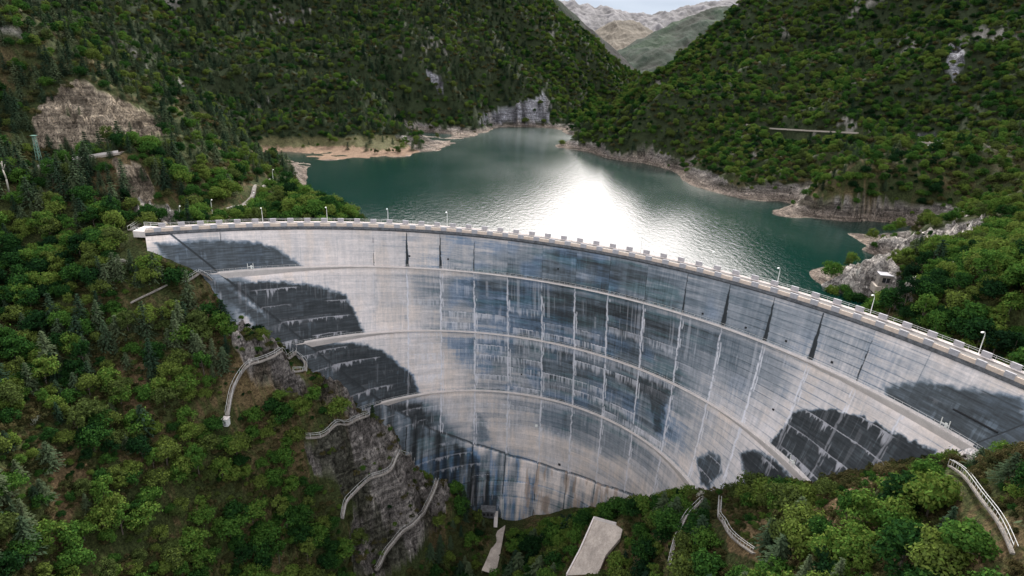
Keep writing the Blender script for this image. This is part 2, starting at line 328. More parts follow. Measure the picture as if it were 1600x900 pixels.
    tone += (fbm(S * .1, Hh * .12, 4, 8) - .5) * .16
    crisp = (fbm(S * 4.5, Hh * .35, 2, 9) - .5) * .15 * sstep(.4, .6, fbm(S * .12, Hh * .15, 3, 10)) + (fbm(S * .5, Hh * 5.0, 2, 13) - .5) * .14; tone += crisp
    ln = (1 - sstep(.02, .085, np.minimum(lf, 1 - lf))) * (hsh(lift, pan, 0, 12) * .10 + .03) * sstep(.2, .5, fbm(S * .2, lift * 3.3, 2, 41) + .1)
    tone -= ln * (1 + 1.2 * sstep(50, 42, U))
    top = Hh < 13
    # dark wedges that widen down each joint on the top tier
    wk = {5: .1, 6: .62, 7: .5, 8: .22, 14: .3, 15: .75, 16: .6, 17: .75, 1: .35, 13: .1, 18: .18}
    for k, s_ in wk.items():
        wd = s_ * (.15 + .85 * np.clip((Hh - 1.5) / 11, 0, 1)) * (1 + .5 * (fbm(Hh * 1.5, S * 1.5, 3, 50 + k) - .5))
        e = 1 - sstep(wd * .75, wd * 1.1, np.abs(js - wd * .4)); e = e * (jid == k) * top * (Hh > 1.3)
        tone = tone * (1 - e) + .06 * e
    tone -= .22 * (1 - sstep(.03, .11, jn)) * (.5 + .5 * top) * (hsh(jid, jid * 0, 0, 77) * .7 + .3)
    # pale lime down the joints and below some lifts
    wob = js + .25 * (fbm(Hh * .55, S * 0 + jid * 5, 3, 61) - .5) * 2
    wd = .14 + .42 * fbm(Hh * .4, jid * 3.1 + 0 * Hh, 3, 62) * sstep(13, 20, Hh)
    lime = (1 - sstep(wd * .5, wd, np.abs(wob))) * sstep(.35, .6, fbm(Hh * .8, S * 1.2, 3, 63) + .16) * (Hh > 13.5) * sstep(93, 88, U) 
    wob2 = js - .7 + .22 * (fbm(Hh * .5, S * 0 + jid * 9, 3, 64) - .5) * 2
    lime = np.maximum(lime, (1 - sstep(.06, .22, np.abs(wob2))) * sstep(.5, .6, fbm(Hh * .35, jid * 2.0 + 0 * S, 2, 65)) * (Hh > 15) * sstep(90, 84, U))
    big = np.floor(Hh / 4.1); bfr = Hh / 4.1 - big
    on = sstep(.32, .55, fbm(pan * 3.7 + 1.3, big * 5.1, 1, 70)) * (hsh(pan, big, 0, 71) > .28) * (.25 + .75 * mid)
    dens = sstep(23, 27, Hh) * (1 - .5 * sstep(60, 64, Hh))
    ln_ = .25 + .75 * fbm(S * .9, big * 3.3, 3, 72)
    cur = (1 - sstep(ln_ * .5, ln_ * 1.3, bfr)) * sstep(.36, .58, fbm(S * 2.6, Hh * .12 + big * 7, 3, 73)) * on * dens
    edge = (1 - sstep(.03, .10, bfr)) * sstep(.40, .55, fbm(S * .35, big * 4.4, 3, 74)) * on * dens
    lime = np.clip(lime + cur * .62 + edge * .95, 0, 1) * body
    # white curtains elsewhere at random, and down the saddle
    cu2 = sstep(.60, .72, fbm(S * 2.0, Hh * .05, 3, 80)) * sstep(.5, .62, fbm(S * .15, Hh * .2, 3, 81)) * (Hh > 14)
    lime = np.maximum(lime, cu2 * .3)
    # black growth
    def stain(poly, val, soft=1.7, rag=.8, amt=1.0, sd=0, ha=-1, hb_=200):
        nonlocal tone
        q = hs_(poly)
        x = S + rag * (fbm(S * .22, Hh * .22, 4, 90 + sd) - .5) * 1.2 + .5 * (fbm(S * 1.2, Hh * .5, 3, 95 + sd) - .5); y = Hh + rag * .8 * (fbm(S * .3, Hh * .3, 4, 91 + sd) - .5) + .22 * (fbm(S * 1.1, Hh * .1, 3, 97 + sd) - .5)
        ins = inpoly(x, y, q); d = segdist(x, y, q, True); m = (Hh > ha) * (Hh < hb_) * np.where(ins, sstep(0, soft, d + 1.5 * (fbm(S * .9, Hh * 1.1, 4, 89 + sd) - .5) - .1), 0) * amt
        tx = val + (fbm(S * .35, Hh * 3.2, 4, 92 + sd) - .5) * .26 + (fbm(S * 2.5, Hh * .3, 3, 94 + sd) - .5) * .08 + (hsh(pan, np.floor(Hh / 4.1), 0, 93) - .5) * .05 - .05 * (1 - sstep(.03, .1, np.minimum(lf, 1 - lf)))
        stk = sstep(.57, .67, fbm(S * 1.8, Hh * .12, 3, 98 + sd)) * sstep(.52, .65, fbm(S * .2, Hh * .35, 3, 99 + sd)) * .10
        tone = tone * (1 - m) + (tx + stk) * m; return m
    mm = stain([(232,374),(275,374),(340,371),(400,374),(440,386),(462,402),(480,420),(400,432),(350,440),(300,440),(250,400)], .25, sd=0, hb_=13)
    m2 = stain([(340,438),(430,435),(500,442),(542,457),(556,484),(582,530),(530,535),(480,545),(470,545),(400,485)], .12, sd=1, ha=13.6, hb_=36)
    m2 = np.maximum(m2, stain([(478,536),(560,533),(600,543),(625,566),(652,586),(664,630),(620,640),(590,650),(540,600)], .12, sd=2, ha=36.6, hb_=60))
    m2 = np.maximum(m2, stain([(604,631),(662,626),(668,640),(670,668),(640,660)], .10, sd=3))
    m2 = np.maximum(m2, stain([(330,425),(352,436),(410,480),(470,527),(540,585),(605,632),(690,678),(740,700),(780,745),(700,770),(560,650),(440,545),(300,430)], .19, sd=4, rag=.6))
    m2 = np.maximum(m2, stain([(1375,598),(1440,590),(1520,600),(1602,612),(1650,760),(1560,750),(1470,700),(1380,640)], .25, sd=5, hb_=13))
    m2 = np.maximum(m2, stain([(1222,668),(1236,640),(1280,634),(1345,645),(1400,672),(1470,705),(1430,760),(1330,810),(1240,770),(1180,710)], .09, sd=6, soft=.9, ha=15, hb_=36))
    m2 = np.maximum(m2, stain([(1150,703),(1180,697),(1215,715),(1270,775),(1200,800),(1160,760)], .10, sd=7, ha=38, hb_=60))
    m2 = np.maximum(m2, stain([(1083,716),(1108,700),(1128,712),(1135,745),(1110,770),(1092,760)], .22, sd=8, rag=2.5))
    stain([(742,640),(765,650),(772,690),(745,700),(732,670)], .5, soft=2.5, sd=9); stain([(960,590),(1040,590),(1045,625),(1035,680),(1020,680),(1012,620),(985,612)], .22, soft=1.5, sd=10)
    stain([(740,775),(750,765),(785,765),(790,800),(770,808),(750,800)], .10, soft=1, sd=11, amt=.8)
    # banks of pale drips cutting the growth along big lifts
    Hb = Hh + .25 * (fbm(S * .25, Hh * 0, 2, 109) - .5); bl = np.floor((Hb + 1) / 5.1); bf = (Hb + 1) / 5.1 - bl
    ll_ = .03 + .8 * sstep(.46, .85, fbm(S * 1.5, bl * 3, 4, 110)) * fbm(S * .2, bl * 2.2, 2, 113); dr = (1 - sstep(ll_ * .5, ll_ + .03, bf)) * (.55 + .6 * fbm(S * 3, Hh * .4, 3, 111)) * sstep(.38, .52, fbm(S * .10, bl * 4.1, 2, 112))
    lime = np.maximum(lime * (1 - .75 * m2), np.clip(dr, 0, 1) * m2 * .55)
    sd_m = (below > 0) & (Hh > 58); tone += sd_m * ((fbm(S * .8, Hh * .06, 5, 140) - .5) * .65 + (fbm(S * .4, Hh * .1, 3, 141) - .5) * .5 + .10); tone -= .4 * sd_m * (1 - sstep(.08, .3, jn)) * sstep(.4, .5, fbm(Hh * .12, jid * 2.2 + 0 * S, 2, 142))
    # under the cornice  and the galleries
    tone += .10 * (Hh < 2.6) * (Hh > 1.2)
    for gh in (13, 36, 60):
        tone += .16 * (1 - sstep(.3, 1.6, np.abs(Hh - gh - 1.6))) * (Hh > gh) * (1 - m2)
        sp = (1 - sstep(0, 1.4, gh - Hh)) * (Hh < gh) * sstep(.45, .6, fbm(S * 1.5, Hh * 1.5, 3, 120)); tone -= .22 * sp * mid
    for bh in (98.5, 105):
        tone -= .22 * (1 - sstep(.1, .3, np.abs(Hh - bh))) * (below > 0)
    pj = (1 - sstep(.14, .36, np.abs(below))) * .75; tone = tone * (1 - pj) + .04 * pj
    tone = np.clip(tone, 0.0, 1.05)
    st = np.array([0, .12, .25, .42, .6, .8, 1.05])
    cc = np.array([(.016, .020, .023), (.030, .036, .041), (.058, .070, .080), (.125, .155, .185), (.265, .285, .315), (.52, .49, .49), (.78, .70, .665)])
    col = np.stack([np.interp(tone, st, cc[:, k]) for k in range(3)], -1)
    blue = (1 - .8 * sstep(58, 62, Hh)) * sstep(.5, .7, fbm(S * .12, Hh * .1, 3, 130)) * (.25 + .75 * mid) * sstep(.1, .3, tone) * (1 - sstep(.55, .75, tone))
    blue = np.maximum(blue * .6, (U > 70) * (Hh > 84) * sstep(.42, .6, fbm(S * .9, Hh * .06, 3, 131)) * (1 - sstep(.5, .8, tone)))
    col = col * (1 - blue[..., None]) + col * np.array([.72, .96, 1.28]) * blue[..., None]
    grn = sstep(.52, .7, fbm(S * .1, Hh * .5, 3, 132)) * sstep(.15, .3, tone) * (1 - sstep(.4, .6, tone)) * mid * .6
    col = col * (1 - grn[..., None]) + col * np.array([.72, 1.02, .95]) * grn[..., None]
    lc = np.array([.62, .62, .67]); lime = (lime * .9)[..., None]; col = col * (1 - lime) + lc * lime
    warm = sstep(.42, .66, fbm(S * .3, Hh * .1, 3, 133)) * sstep(.6, .85, tone); col *= 1 - warm[..., None] * np.array([0, .035, .08])
    rust = sstep(.52, .66, fbm(S * .8, Hh * .15, 4, 134)) * (below > 0) * (Hh > 60) * (U < 72) * .6; col = col * (1 - rust[..., None]) + np.array([.34, .24, .17]) * rust[..., None]
    return P.reshape(-1, 3), gridquads(NU, NV), np.clip(col, .01, .8).reshape(-1, 3)

DAM = empty('arch_dam', (C0[0], C0[1] + 140, -110))
tag(DAM, 'curved grey and white concrete arch dam with three walkways across its stained face', 'dam')
DOFF = -Vector(DAM.location)
def dpart(o, parent=None):                            # world coordinates -> parts of the dam
    o.parent = DAM if parent is None else parent
    if parent is None: o.location = DOFF
    return o
V_, Q_, C_ = dam_face()
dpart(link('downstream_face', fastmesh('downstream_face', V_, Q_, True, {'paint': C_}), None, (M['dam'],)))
def ring(uu, prof, h0=0.0, closed=True):              # prof: (off, h) pairs swept along the crest azimuths
    return [[fp(u, h0, 0) + (fp(u, h0, 1) - fp(u, h0, 0)) * o - Vector((0, 0, h)) for o, h in (prof(u) if callable(prof) else prof)] for u in uu]
UC = list(np.linspace(118.2, 17.5, 140))
m = MB(); m.loft(ring(UC, [(-4.4, 20), (-4.4, .1), (-.3, .1), (-.3, .6), (-4.0, .9), (-4.0, 20)])); dpart(m.build('upstream_wall', M['conc_grey']))
m = MB(); m.loft(ring(UC, [(.65, -.02), (.65, .75), (.02, 1.25), (.02, -.02)])); dpart(m.build('cornice', M['fascia']))
m = MB(); m.loft(ring(UC, [(.02, .04), (-4.3, .04), (-4.3, -.03), (.02, -.03)])); dpart(m.build('crest_road', M['asphalt']))
m = MB(); m.loft(ring(UC, [(.62, -.15), (-.55, -.15), (-.55, -.03), (.62, -.03)])); dpart(m.build('footway', M['conc_warm']))
m = MB(); m.loft(ring(UC, [(-4.3, 1.1), (-5.0, 1.1), (-5.0, -.16), (-4.3, -.16)])); dpart(m.build('rear_kerb', M['conc']))
PITCH = 1.93
for nm, off, sh in (('front_parapet', .50, 0.0), ('rear_parapet', -4.85, .35)):
    lo = MB(); hd = MB(); us = np.arange(117.6, 18.6, -.5)
    if nm == 'front_parapet':                         # low warm coping between the grey blocks, with a rail over it
        lo.loft(ring(UC, [(off + .12, -.16), (off + .12, -.95), (off - .14, -.95), (off - .14, -.16)]))
        par = dpart(lo.build(nm, M['conc_warm']))
    else:
        lo.loft(ring(UC, [(off + .1, -.16), (off + .1, -.30), (off - .12, -.30), (off - .12, -.16)])); par = dpart(lo.build(nm, M['conc']))
    for hh in ((1.15,) if off > 0 else (1.25, .85)):
        hd.path([fp(u, -hh, off) for u in UC], .035, 4)
    for u in np.arange(117.6, 18, -PITCH / 2): hd.bar(fp(u, -.2, off), fp(u, -1.2, off), .03, 4)
    hr = hd.build('handrail', M['rail']); hr.parent = par
    u = 116.9 - sh
    while u > 19:
        b = MB(); t = (fp(u - .1, 0) - fp(u + .1, 0)).normalized(); n = (fp(u, 0, 1) - fp(u, 0, 0)).normalized()
        b.box(fp(u, 0, off) + Vector((0, 0, .70)), 1.85, .42, 1.22, ax=t, ay=n)
        o = b.build('parapet_block', M['conc_grey']); o.parent = par; u -= PITCH + (.07 if off < 0 else 0.05)

GAL = [(13, 114.6, 21.3), (36, 104.6, 32.6), (60, 95.6, 45.0)]
for gh, ua, ub in GAL:
    uu = list(np.linspace(ua, ub, 110)); um = (ua + ub) / 2; hw = (ua - ub) / 2
    def prof(u, um=um, hw=hw):
        k = abs(u - um) / hw; k = max(0, (k - .42) / .58); e = .85 + .5 * k; dd = .38 + 3.2 * k ** 1.6
        return [(e, -.0), (e, .28), (.1 + .75 * k, dd), (-1.4, dd + .1), (-1.4, 0)]
    g = MB(); g.loft([[fp(u, gh, o) - Vector((0, 0, h)) for o, h in prof(u)] for u in uu])
    go = dpart(g.build('gallery_walkway', M['conc']))
    r = MB(); po = 0
    ex = lambda u: prof(u)[0][0] - .08
    for hh in (.55, 1.05): r.path([fp(u, gh, ex(u)) + Vector((0, 0, hh)) for u in uu], .035, 4)
    st = 1.8 / ARC; u = ua
    while u > ub: r.bar(fp(u, gh, ex(u)), fp(u, gh, ex(u)) + Vector((0, 0, 1.08)), .03, 4); u -= st
    ro = r.build('handrail', M['rail']); ro.parent = go
# small fittings on the face, and a strip of recess shade
for (px, py) in [(838, 665)]:
    u, h = hit(px, py); b = MB(); b.box(fp(u, h, .1), .9, .5, .9, ax=(fp(u - .1, h) - fp(u + .1, h))); dpart(b.build('outlet_valve', M['lamp']))
for (px, py) in [(874, 726), (872, 420), (1098, 490), (700, 405), (1165, 512), (1228, 533), (1300, 566), (815, 585), (967, 560), (640, 400), (1208, 640)]:
    u, h = hit(px, py); b = MB(); s_ = .9 if py == 726 else .5; b.box(fp(u, h, .05), s_, .3, s_, ax=(fp(u - .1, h) - fp(u + .1, h))); dpart(b.build('drain_opening', M['dark']))
def frame_gate(px, py, gh, name='service_gate'):
    u, h = hit(px, py); b = MB(); t = (fp(u - .1, gh) - fp(u + .1, gh)).normalized(); c = fp(u, gh, .9)
    for s_ in (-1, 1): b.box(c + t * (.8 * s_) + Vector((0, 0, 1.1)), .14, .14, 2.2, ax=t)
    b.box(c + Vector((0, 0, 1.1)), 1.8, .16, .16, ax=t); b.box(c + t * .25 + Vector((0, 0, .9)), .5, .1, 1.2, ax=t)
    dpart(b.build(name, M['lamp']))
frame_gate(1478, 668, 13); frame_gate(1241, 722, 36); frame_gate(392, 417, 13)
b = MB(); pts = [hit(*p) for p in [(1482, 653), (1550, 690)]]  # dark bar laid on the face as the shadow of a recessed ledge
b.path([fp(pts[0][0] + (pts[1][0] - pts[0][0]) * i / 8, 9.3, .12) for i in range(9)], .22, 4); dpart(b.build('recess_shadow', M['dark']))

# ------------------------------------------------------------------ terrain height
WL = -15.0
CT = []
def ad(*pts):
    for p in pts: CT.append(p)
for p in [(380,243),(430,246),(520,247),(600,246),(652,238),(700,218),(760,205),(850,200),(925,192),(1000,255),(1060,275),(1085,290),(1150,308),(1235,318),(1215,336),(1290,342),(1350,345),(1335,365),(1350,385),(1380,408),(1290,447),(920,238),(876,228),(905,212)]:
    ad(pz(p[0], p[1], WL))
ad(pz(520,217,-9),pz(420,216,-8),pz(600,218,-10),pz(640,226,-12))
for p in [(520,205,475),(610,208,500),(600,180,530),(570,150,560),(530,110,600),(480,60,650),(430,20,700),(450,180,490),(400,120,540),(350,60,600),(350,190,440),(300,150,470),
          (650,150,620),(640,200,590),(620,170,600),(700,100,670),(700,20,770),(600,0,770),(500,0,740),(700,190,590),(760,150,690),(800,190,680),(800,160,695),(850,150,730),
          (900,115,850),(950,140,930),(985,148,1000),(940,82,1000),(900,48,980),(860,18,950),(1010,138,1050),(780,70,800),(830,90,830),(880,48,1120),(920,86,1180),(960,118,1220),(840,28,1100),
          (780,-12,900),(740,-18,880),(700,-24,870),(600,-50,830),(450,-110,790),(300,-170,760),(0,-150,620),(800,-5,1250),(600,-20,1300),(0,0,460),(150,20,500),(300,0,620),(200,100,430),(100,40,440),
          (0,20,262),(60,60,265),(130,97,262),(160,108,258),(250,186,250),(330,226,258),(400,268,262),(430,290,258),
          (130,132,245),(60,180,232),(250,178,240),(60,232,222),(150,237,222),(250,220,226),(65,258,206),(190,245,206),(0,300,185),(100,300,190),(200,300,200),(0,120,245),(0,200,220),
          (450,302,238),(400,318,228),(480,328,220),(520,352,207),
          (0,400,165),(0,500,145),(0,600,125),(0,750,103),(0,900,88),(150,400,168),(150,500,150),(150,600,135),(150,750,115),(150,900,100),(300,500,160),(300,600,145),(300,750,128),(300,900,112),
          (400,550,158),(400,650,148),(400,800,132),(450,900,125),(500,650,153),(500,750,146),(520,850,138),(560,900,138),(600,720,159),(600,800,154),(600,900,147),(650,780,163),(660,850,157),(680,900,153),(710,810,167),(720,860,166),(705,900,161),
          (-200,900,70),(-200,600,105),(-200,300,165),(-200,100,260),(-200,-50,450),
          (925,835,138),(885,900,131),(940,880,129),(968,850,131),(820,900,150),(850,860,155),(975,822,134),
          (1000,900,113),(1050,830,120),(1100,805,122),(1100,900,100),(1200,900,88),(1200,810,104),(1300,900,76),(1300,810,92),(1400,900,68),(1400,800,82),(1400,745,92),(1500,900,62),(1500,800,76),(1500,745,86),(1600,900,58),(1600,800,68),(1600,720,78),(1800,900,52),(1800,700,70),
          (1400,480,150),(1500,505,131),(1600,545,114),(1600,400,170),(1500,400,188),(1450,345,238),(1600,300,255),(1500,250,320),(1600,200,340),(1350,280,300),(1200,272,352),(1100,240,402),(1000,220,462),(935,215,560),
          (1000,180,510),(1100,180,455),(1200,200,415),(1340,212,400),(1440,228,365),(1200,100,560),(1100,120,610),(1060,112,650),(990,152,700),(950,178,700),(1190,0,690),(1300,0,660),(1400,0,620),(1500,100,440),(1600,100,420),(1600,0,500),(1400,100,500),
          (1600,-230,640),(1400,-250,760),(1300,-125,750),(1800,0,430),(1800,200,280),(1800,400,150),(1450,165,420),(1490,60,500)]:
    ad(pD(*p))
for u in CT_U:                                        # contact line of the dam
    h = float(hb(u)); ad(np.array(fp(u, h, .5)))
for x, y, z in [(-60,262,-28),(-30,230,-45),(0,230,-60),(30,225,-60),(70,200,-45),(100,180,-30),(40,300,-50),(-60,330,-45),(0,400,-50),(100,300,-40),(60,450,-40),(60,600,-35),(100,750,-25),(120,900,-20),
                (520,1100,20),(300,1300,-10),(100,1400,10),(-300,1400,150),(-900,1400,260),(-900,800,220),(-600,400,120),(-400,200,60),(-300,50,0),(-200,20,-30),(900,1400,150),(900,800,220),(600,300,100),(350,100,45),(250,20,10),
                (560,950,90),(300,900,15),(200,880,-12),(500,750,170),(0,60,-112),(10,0,-112),(-60,40,-80),(60,20,-50),(-10,120,-112),(-6,100,-113)]:
    ad(np.array([x, y, z], float))
ad(pz(772,832,-110), pz(757,900,-112), pz(764,865,-111))
CT = np.array(CT); CX = CT[:, :2] / 100
def _k(d2): return .5 * d2 * np.log(d2 + 1e-9)
def rbf_fit():
    n = len(CX); d2 = ((CX[:, None] - CX[None]) ** 2).sum(-1); A = np.zeros((n + 3, n + 3)); A[:n, :n] = _k(d2) + np.eye(n) * 2e-4
    A[:n, n] = 1; A[:n, n + 1:] = CX; A[n:, :n] = A[:n, n:].T
    return np.linalg.solve(A, np.r_[CT[:, 2], 0, 0, 0])
WC = rbf_fit()
def base_h(x, y):
    x = np.asarray(x, float); sh = x.shape; X = np.stack([x.ravel(), np.asarray(y, float).ravel()], -1) / 100; o = np.empty(len(X))
    for i in range(0, len(X), 40000):
        q = X[i:i + 40000]; d2 = ((q[:, None, 0] - CX[None, :, 0]) ** 2 + (q[:, None, 1] - CX[None, :, 1]) ** 2)
        o[i:i + 40000] = _k(d2) @ WC[:-3] + WC[-3] + q @ WC[-2:]
    return o.reshape(sh)
# rock patches and other ground, drawn on the photo and laid on the ground
POLY = {
 'cliff': [[(55,185),(95,140),(130,126),(185,150),(215,172),(255,182),(265,202),(240,216),(150,228),(60,234),(52,210)], [(175,255),(225,262),(245,300),(225,320),(190,300)]],
 'gorge': [[(470,700),(520,670),(575,640),(612,640),(665,705),(700,770),(690,820),(640,870),(600,900),(548,905),(545,840),(560,780),(500,740)], [(340,480),(400,470),(450,530),(440,560),(480,600),(560,630),(540,650),(470,610),(400,600),(365,540)]],
 'scree': [[(1340,400),(1400,372),(1460,358),(1535,345),(1540,372),(1480,392),(1385,414)], [(1270,450),(1330,425),(1385,415),(1400,440),(1430,470),(1400,480)], [(200,315),(260,322),(300,335),(290,350),(215,345)]],
 'white': [[(745,196),(760,180),(790,172),(850,150),(862,160),(855,188),(800,196)], [(1482,72),(1502,70),(1505,105),(1490,125),(1478,110)], [(1435,205),(1455,203),(1468,218),(1450,228),(1437,222)], [(668,112),(690,118),(694,140),(684,138)]],
 'soil': [[(60,690),(120,700),(150,740),(120,800),(90,860),(70,840),(90,770)], [(1120,800),(1180,790),(1210,830),(1190,880),(1140,870)], [(1240,790),(1340,765),(1380,800),(1330,860),(1260,830)], [(310,475),(360,480),(350,510),(300,500)], [(170,560),(230,560),(240,660),(190,650)], [(1330,740),(1370,735),(1400,760),(1350,770)]],
 'spit': [[(380,214),(520,214),(612,212),(660,238),(600,250),(380,250)]],
}
def masks(x, y, z):
    px, py, dep = proj(np.stack([x, y, z], -1))
    jx = 9 * (fbm(x * .12, y * .12, 3, 200) - .5) * 2 * np.clip(200 / np.maximum(dep, 50), .3, 2); jy = 7 * (fbm(x * .12, y * .12, 3, 210) - .5) * 2 * np.clip(200 / np.maximum(dep, 50), .3, 2)
    o = {}
    for k, ps in POLY.items():
        r = np.zeros(x.shape, bool)
        for q in ps: r |= inpoly(px + jx, py + jy, q)
        if k == 'cliff': r &= (dep < 270)
        if k == 'white': r &= (dep > 300)
        if k == 'spit': r &= (dep > 330)
        if k in ('gorge', 'soil'): r &= (dep < 260)
        o[k] = r
    return o
def height(x, y, full=False):
    z = base_h(x, y); d = np.hypot(x, y); far = sstep(150, 500, d)
    up = sstep(0, 12, z - WL); relief = np.where(y > 190, .25 + .75 * up, 1.0)
    r0 = ridged(x * .012, y * .012, 4, 300); z = z + (r0 - .66) * 34 * far * relief
    z = z + (ridged(x * .035 + 5, y * .035, 4, 310) - .62) * (5 + 9 * far) * relief
    mk = masks(x, y, z); near = 1 - sstep(300, 600, d)
    rk = (mk['cliff'] | mk['gorge'] | mk['scree']).astype(float)
    crag = ridged(x * .11, y * .11, 5, 320) - .6
    cr3 = ridged(x * .05 + .4 * y * .05, y * .035, 5, 340) - .6; cr4 = ridged(x * .33, y * .33, 4, 341) - .6
    rk2 = np.where(mk['cliff'], .35, rk); z = z + rk2 * rk * (cr3 * 11 + cr4 * 2.6)
    crag = crag + rk * (cr4 * .9 + cr3 * .4)
    z = z + crag * (1.6 + 5.5 * rk * np.where(mk['cliff'], .5, 1) + 2.5 * far) * relief
    z = z + mk['cliff'] * (np.round(z / 3.2) * 3.2 - z) * .75 + np.where(mk['white'], (ridged(x * .05, y * .02, 4, 330) - .6) * 14, 0)
    # keep the shore where it is: flatten the drawdown band a little
    z = np.where((y > 195) & (z > WL - 6) & (z < WL + 3), WL + (z - WL) * .8, z)
    # nothing of the ground stands behind the dam wall or under its galleries
    rc = np.hypot(x - C0[0], y - C0[1]); u = np.degrees(np.arctan2(y - C0[1], x - C0[0])); hbu = hb(u); fr = face_r(u, hbu)
    ins = (u > 19.5) & (u < 117.5) & (rc > fr - .3) & (rc < 152)
    z = np.where(ins, np.minimum(z, -hbu - 1.5), z)
    ins = (u > 10) & (u < 112) & (rc > 151.9) & (rc < 172)
    z = np.where(ins, np.minimum(z, -6 + 5 * np.clip((rc - 158) / 14, 0, 1)), z)
    dn = (u > 17) & (u < 119) & (rc <= fr - .3) & (rc > fr - 14)
    z = np.where(dn, np.minimum(z, -hbu + (fr - rc) * .12 + crag * 2 + .3), z)
    return (z, mk, crag) if full else z
NA, NR = 720, 640
az = np.radians(np.linspace(-64, 64, NA))[:, None]; rr = np.exp(np.linspace(np.log(34), np.log(1500), NR))[None, :]
GX = rr * np.sin(az); GY = rr * np.cos(az); GZ, MK, CRG = height(GX, GY, True)
lr0, lrs = np.log(34), (np.log(1500) - np.log(34)) / (NR - 1)
def hz(x, y):                                         # fast height lookup on the grid
    x = np.asarray(x, float); y = np.asarray(y, float)
    a = (np.degrees(np.arctan2(x, y)) + 64) / 128 * (NA - 1); b = (np.log(np.maximum(np.hypot(x, y), 34.1)) - lr0) / lrs
    a = np.clip(a, 0, NA - 1.001); b = np.clip(b, 0, NR - 1.001); i = a.astype(int); j = b.astype(int); f = a - i; g = b - j
    return GZ[i, j] * (1 - f) * (1 - g) + GZ[i + 1, j] * f * (1 - g) + GZ[i, j + 1] * (1 - f) * g + GZ[i + 1, j + 1] * f * g
def ground(px, py, lo=40, hi=1450):                   # photo pixel -> point on the ground
    d = ray(px, py); d = d / np.hypot(d[0], d[1]); t = np.exp(np.linspace(np.log(lo), np.log(hi), 3000)); z = CH + d[2] * t; g = hz(d[0] * t, d[1] * t)
    k = np.where(z <= g)[0]; k = k[0] if len(k) else len(t) - 1
    return Vector((d[0] * t[k], d[1] * t[k], float(g[k])))

# ground colour
gx, gy = np.gradient(GZ); 
dzx = np.gradient(GZ, axis=1) / np.gradient(rr * np.ones_like(GZ), axis=1); slope = np.abs(dzx)
band = 5.0 + 5 * (fbm(GX * .03, GY * .03, 3, 400) - .5) * 2 + 2.5 * sstep(60, 110, GX)
shore = (GY > 195) & (GZ < WL + band) & (np.hypot(GX - C0[0], GY - C0[1]) > 152)
n1 = fbm(GX * .08, GY * .08, 4, 410); n2 = fbm(GX * .5, GY * .5, 4, 411); n3 = fbm(GX * .02, GY * .02, 4, 412)
veg = np.stack([.022 + .032 * n1, .032 + .03 * n1, .012 + .008 * n1], -1)
brown = np.array([.12, .08, .045]); n5 = fbm(GX * 1.6, GY * 1.6, 3, 413); vb = (sstep(.48, .64, n1 * .6 + n5 * .4) * .75)[..., None]; veg = veg * (1 - vb) + brown * vb * (.6 + .6 * n2[..., None])
fard = sstep(250, 500, np.hypot(GX, GY))[..., None]; veg = veg * (1 - fard) + np.array([.020, .028, .013]) * (.7 + .8 * n1[..., None]) * fard
col = veg
def lay(m, c, a=1.0):
    global col
    m = np.asarray(m, float)[..., None] * a; col = col * (1 - m) + c * m
rock = np.array([.33, .305, .285]) * (.35 + 1.0 * (CRG[..., None] + .6)) * (.7 + .6 * n2[..., None])
pink = np.array([.31, .25, .205]) * (.5 + .75 * (CRG[..., None] + .6)) * (.7 + .6 * n2[..., None])
strata = .75 + .35 * vnoise(GZ * 1.3 + 2 * n1, GX * .02, 5)
lay(MK['soil'], brown * (.7 + .8 * n2[..., None]), .75)
lay(MK['cliff'], (np.array([.52, .43, .33]) * (.62 + .5 * n2[..., None]) * (.45 + .75 * sstep(.2, .75, vnoise(GZ * .9 + 3 * n1 + .02 * GX, GX * .03, 5)))[..., None]))
gh_ = sstep(.44, .52, fbm(GX * .16, GY * .16, 4, 420)); lay(MK['gorge'] * (.3 + .7 * gh_), rock * np.array([1., .98, .98]))
lay(MK['scree'], rock * 1.35)
lay(MK['white'], np.array([.30, .30, .33]) * (.3 + 1.1 * sstep(.35, .65, fbm(GX * .25, GZ * .07, 4, 421)))[..., None])
hgt = np.clip((GZ - WL) / np.maximum(band, 1), 0, 1)[..., None]
lay(shore, (pink * 1.1 * (1 - hgt) + rock * .9 * hgt))
lay(shore & (sstep(.52, .6, n1) > .5) & (hgt[..., 0] > .5), veg, .7)
lay(MK['spit'] & (GZ > WL + 1.6), np.array([.075, .072, .034]) * (.7 + .6 * n2[..., None]))
lay(MK['spit'] & (GZ <= WL + 2.2), np.array([.19, .13, .09]) * (.8 + .4 * n2[..., None]))
cl = (np.hypot(GX, GY) > 330) & (slope > 1.0) & (fbm(GX * .03, GY * .03, 3, 430) > .69); lay(cl, rock, .5)
terr = link('terrain', fastmesh('terrain', np.stack([GX, GY, GZ], -1).reshape(-1, 3), gridquads(NA, NR)[:, ::-1], True, {'paint': np.clip(col, .01, .7).reshape(-1, 3), 'rock': np.repeat((MK['cliff'] | MK['scree'] | MK['white'] | (shore & ~MK['spit']) | MK['gorge']).astype(float).reshape(-1, 1), 3, 1)}), None, (M['terrain'],))
tag(terr, kind='structure')
ROCK = MK['cliff'] | MK['scree'] | MK['white'] | MK['spit'] | shore | (MK['gorge'] & (gh_ > .3))
def rockat(x, y):
    a = np.clip(((np.degrees(np.arctan2(x, y)) + 64) / 128 * (NA - 1)).round().astype(int), 0, NA - 1); b = np.clip(((np.log(np.maximum(np.hypot(x, y), 34.1)) - lr0) / lrs).round().astype(int), 0, NR - 1)
    return ROCK[a, b], MK['soil'][a, b]

